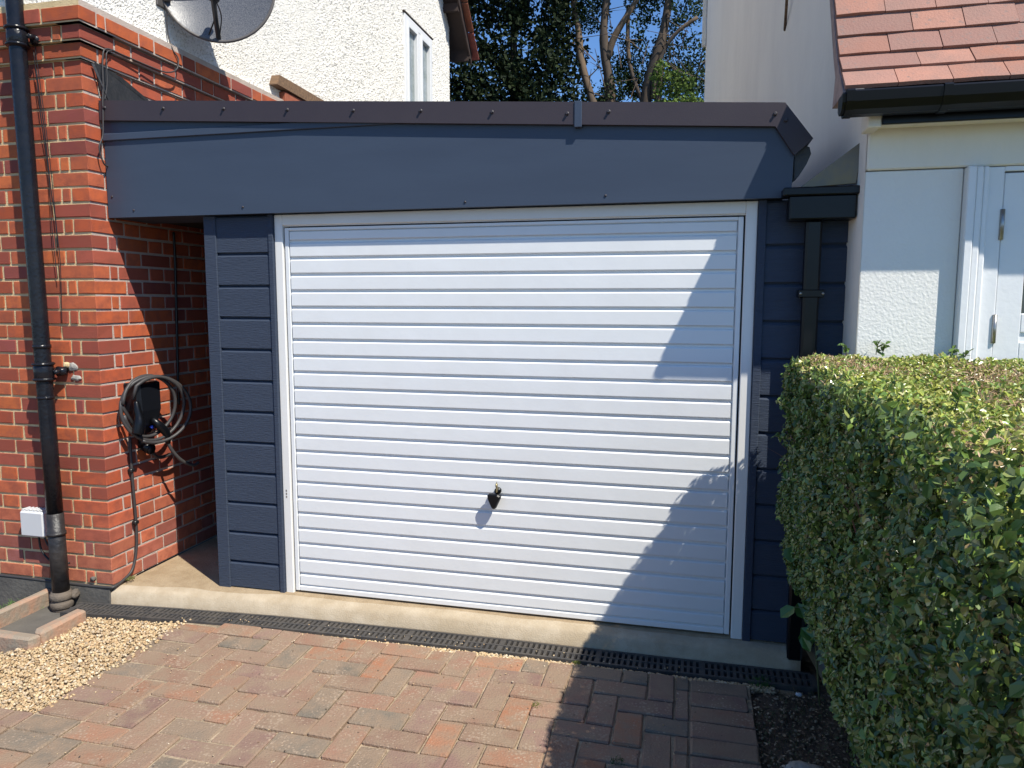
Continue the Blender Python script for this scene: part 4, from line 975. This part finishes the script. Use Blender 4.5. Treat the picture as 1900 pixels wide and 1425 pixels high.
b.tube(smoothpath([(-.1,14.2,-.3),(-.08,14.2,3),(-.03,14.1,5.6),(-.17,14,6.29),(-.33,14,6.8),(-.47,14,7.35),(-.52,14,7.9),(-.64,14,8.55),(-.6,14,9.6),(-.2,14,11)],3),[.10]*10+[.085]*8+[.07]*6+[.055]*4,8)
b.tube(smoothpath([(.2,14.3,-.3),(.2,14.3,4),(.21,14.2,6.3),(.17,14.1,6.9),(.10,14.05,7.3),(.06,14,7.9),(.13,14,8.7),(.2,14,10.2)],3),[.13]*9+[.105]*6+[.085]*7,8)
b.tube(smoothpath([(.14,14.05,7.25),(.28,14,7.65),(.5,13.95,8.0),(.8,13.9,8.45),(1.1,13.9,9.3)],3),[.09,.09,.085,.08,.08,.075,.07,.065,.06,.055,.05,.04,.03],7)
b.tube(smoothpath([(.95,14.3,-.3),(1.0,14.3,4),(1.03,14.2,6.2),(1.15,14.1,6.9),(1.35,14.05,7.5),(1.5,14,8.3),(1.62,14,9.5)],3),[.14]*7+[.12]*6+[.09]*6,8)
b.tube(smoothpath([(1.22,14.1,6.3),(1.25,14,6.8),(1.45,13.95,7.35),(1.75,13.9,7.7),(2.15,13.9,7.95)],3),[.065]*5+[.045]*8,7)
b.tube(smoothpath([(1.0,14.2,6.2),(.75,14.1,6.8),(.62,14.1,7.4),(.6,14.1,8.4)],3),[.05]*10,6)
b.tube(smoothpath([(1.30,14.2,5.9),(1.32,14.1,6.5),(1.36,14,7.0)],3),[.09]*7,7)
for i in range(40):
    x=random.uniform(-.4,2.3); z=random.uniform(6.3,9.3); b.tube([(x,14,z),(x+random.uniform(-.4,.4),13.9,z+random.uniform(.1,.5)),(x+random.uniform(-.6,.6),13.8,z+random.uniform(.2,.6))],[.018,.012,.006],4,cap=False)
b.build('trunk',t2)
bl=[(.2,14.4,6.7,.7,.5,.8),(.6,14.2,8.1,.5,.5,.55),(.9,14.5,7.1,.6,.5,.9),(-.25,14.2,8.4,.45,.4,.5),(1.7,14.3,8.5,.9,.6,.7),(1.8,14.5,7.2,.9,.6,.7),(2.1,14.3,6.5,.8,.6,.7),(.3,14.2,9.4,1.4,.9,.7),(1.5,14.2,9.6,1.4,.9,.8),(.45,14.5,6.1,.9,.5,.5),(-.3,14.5,6.2,.5,.4,.4),(1.1,14.1,8.9,.7,.6,.4)]
crown('leaf_crown',t2,bl,44000,.062,[(.035,.058,.020),(.026,.045,.018),(.05,.075,.025)],keep=-.06,seed=11)
t3=thing('bright_shrub','bright yellow-green feathery treetop just above the garage roof by the white flank wall','tree')
crown('leaf_crown',t3,[(1.75,13.2,6.15,.5,.4,.5),(1.40,13.2,6.55,.22,.3,.35),(1.9,13.2,5.2,.8,.6,.9),(2.2,13.2,5.7,.4,.4,.4)],5200,.075,[(.13,.19,.04),(.10,.15,.035)],keep=-.3,seed=7)
b=MB().use('bark'); b.tube([(1.9,13.3,-.3),(1.9,13.3,3),(1.8,13.2,5.5)],[.1,.08,.03],8); b.build('trunk',t3)
t4=thing('distant_bush','mid-green bush tops low behind the dark evergreen, just above the roof edge','tree')
crown('leaf_crown',t4,[(-2.6,17,6.6,1.2,.8,.9),(-1.5,17,6.6,1.0,.8,.7),(-.6,17,6.5,.9,.8,.7),(-3,17,5.2,2,1,1.6),(-1,17,5.0,2,1,1.4)],9000,.10,[(.06,.09,.03),(.08,.11,.04)],keep=-.12,seed=15)
b=MB().use('bark'); b.tube([(-1.8,17,-.3),(-1.8,17,5)],[.15,.05],8); b.build('trunk',t4)

# ================================================================== to metres
done=set()
for o in C.objects:
    o.location*=S
    if o.type=='MESH' and o.data.name not in done:
        done.add(o.data.name); o.data.transform(Matrix.Scale(S,4))
# put each empty at the base of what it carries
bpy.context.view_layer.update()
for o in list(C.objects):
    if o.type!='EMPTY': continue
    ks=[c for c in o.children if c.type=='MESH']
    if not ks: continue
    cs=np.concatenate([np.array([v[:] for v in k.bound_box]) for k in ks])
    base=Vector(((cs[:,0].min()+cs[:,0].max())/2,(cs[:,1].min()+cs[:,1].max())/2,cs[:,2].min()))
    o.location=base
    for k in o.children: k.location=-base
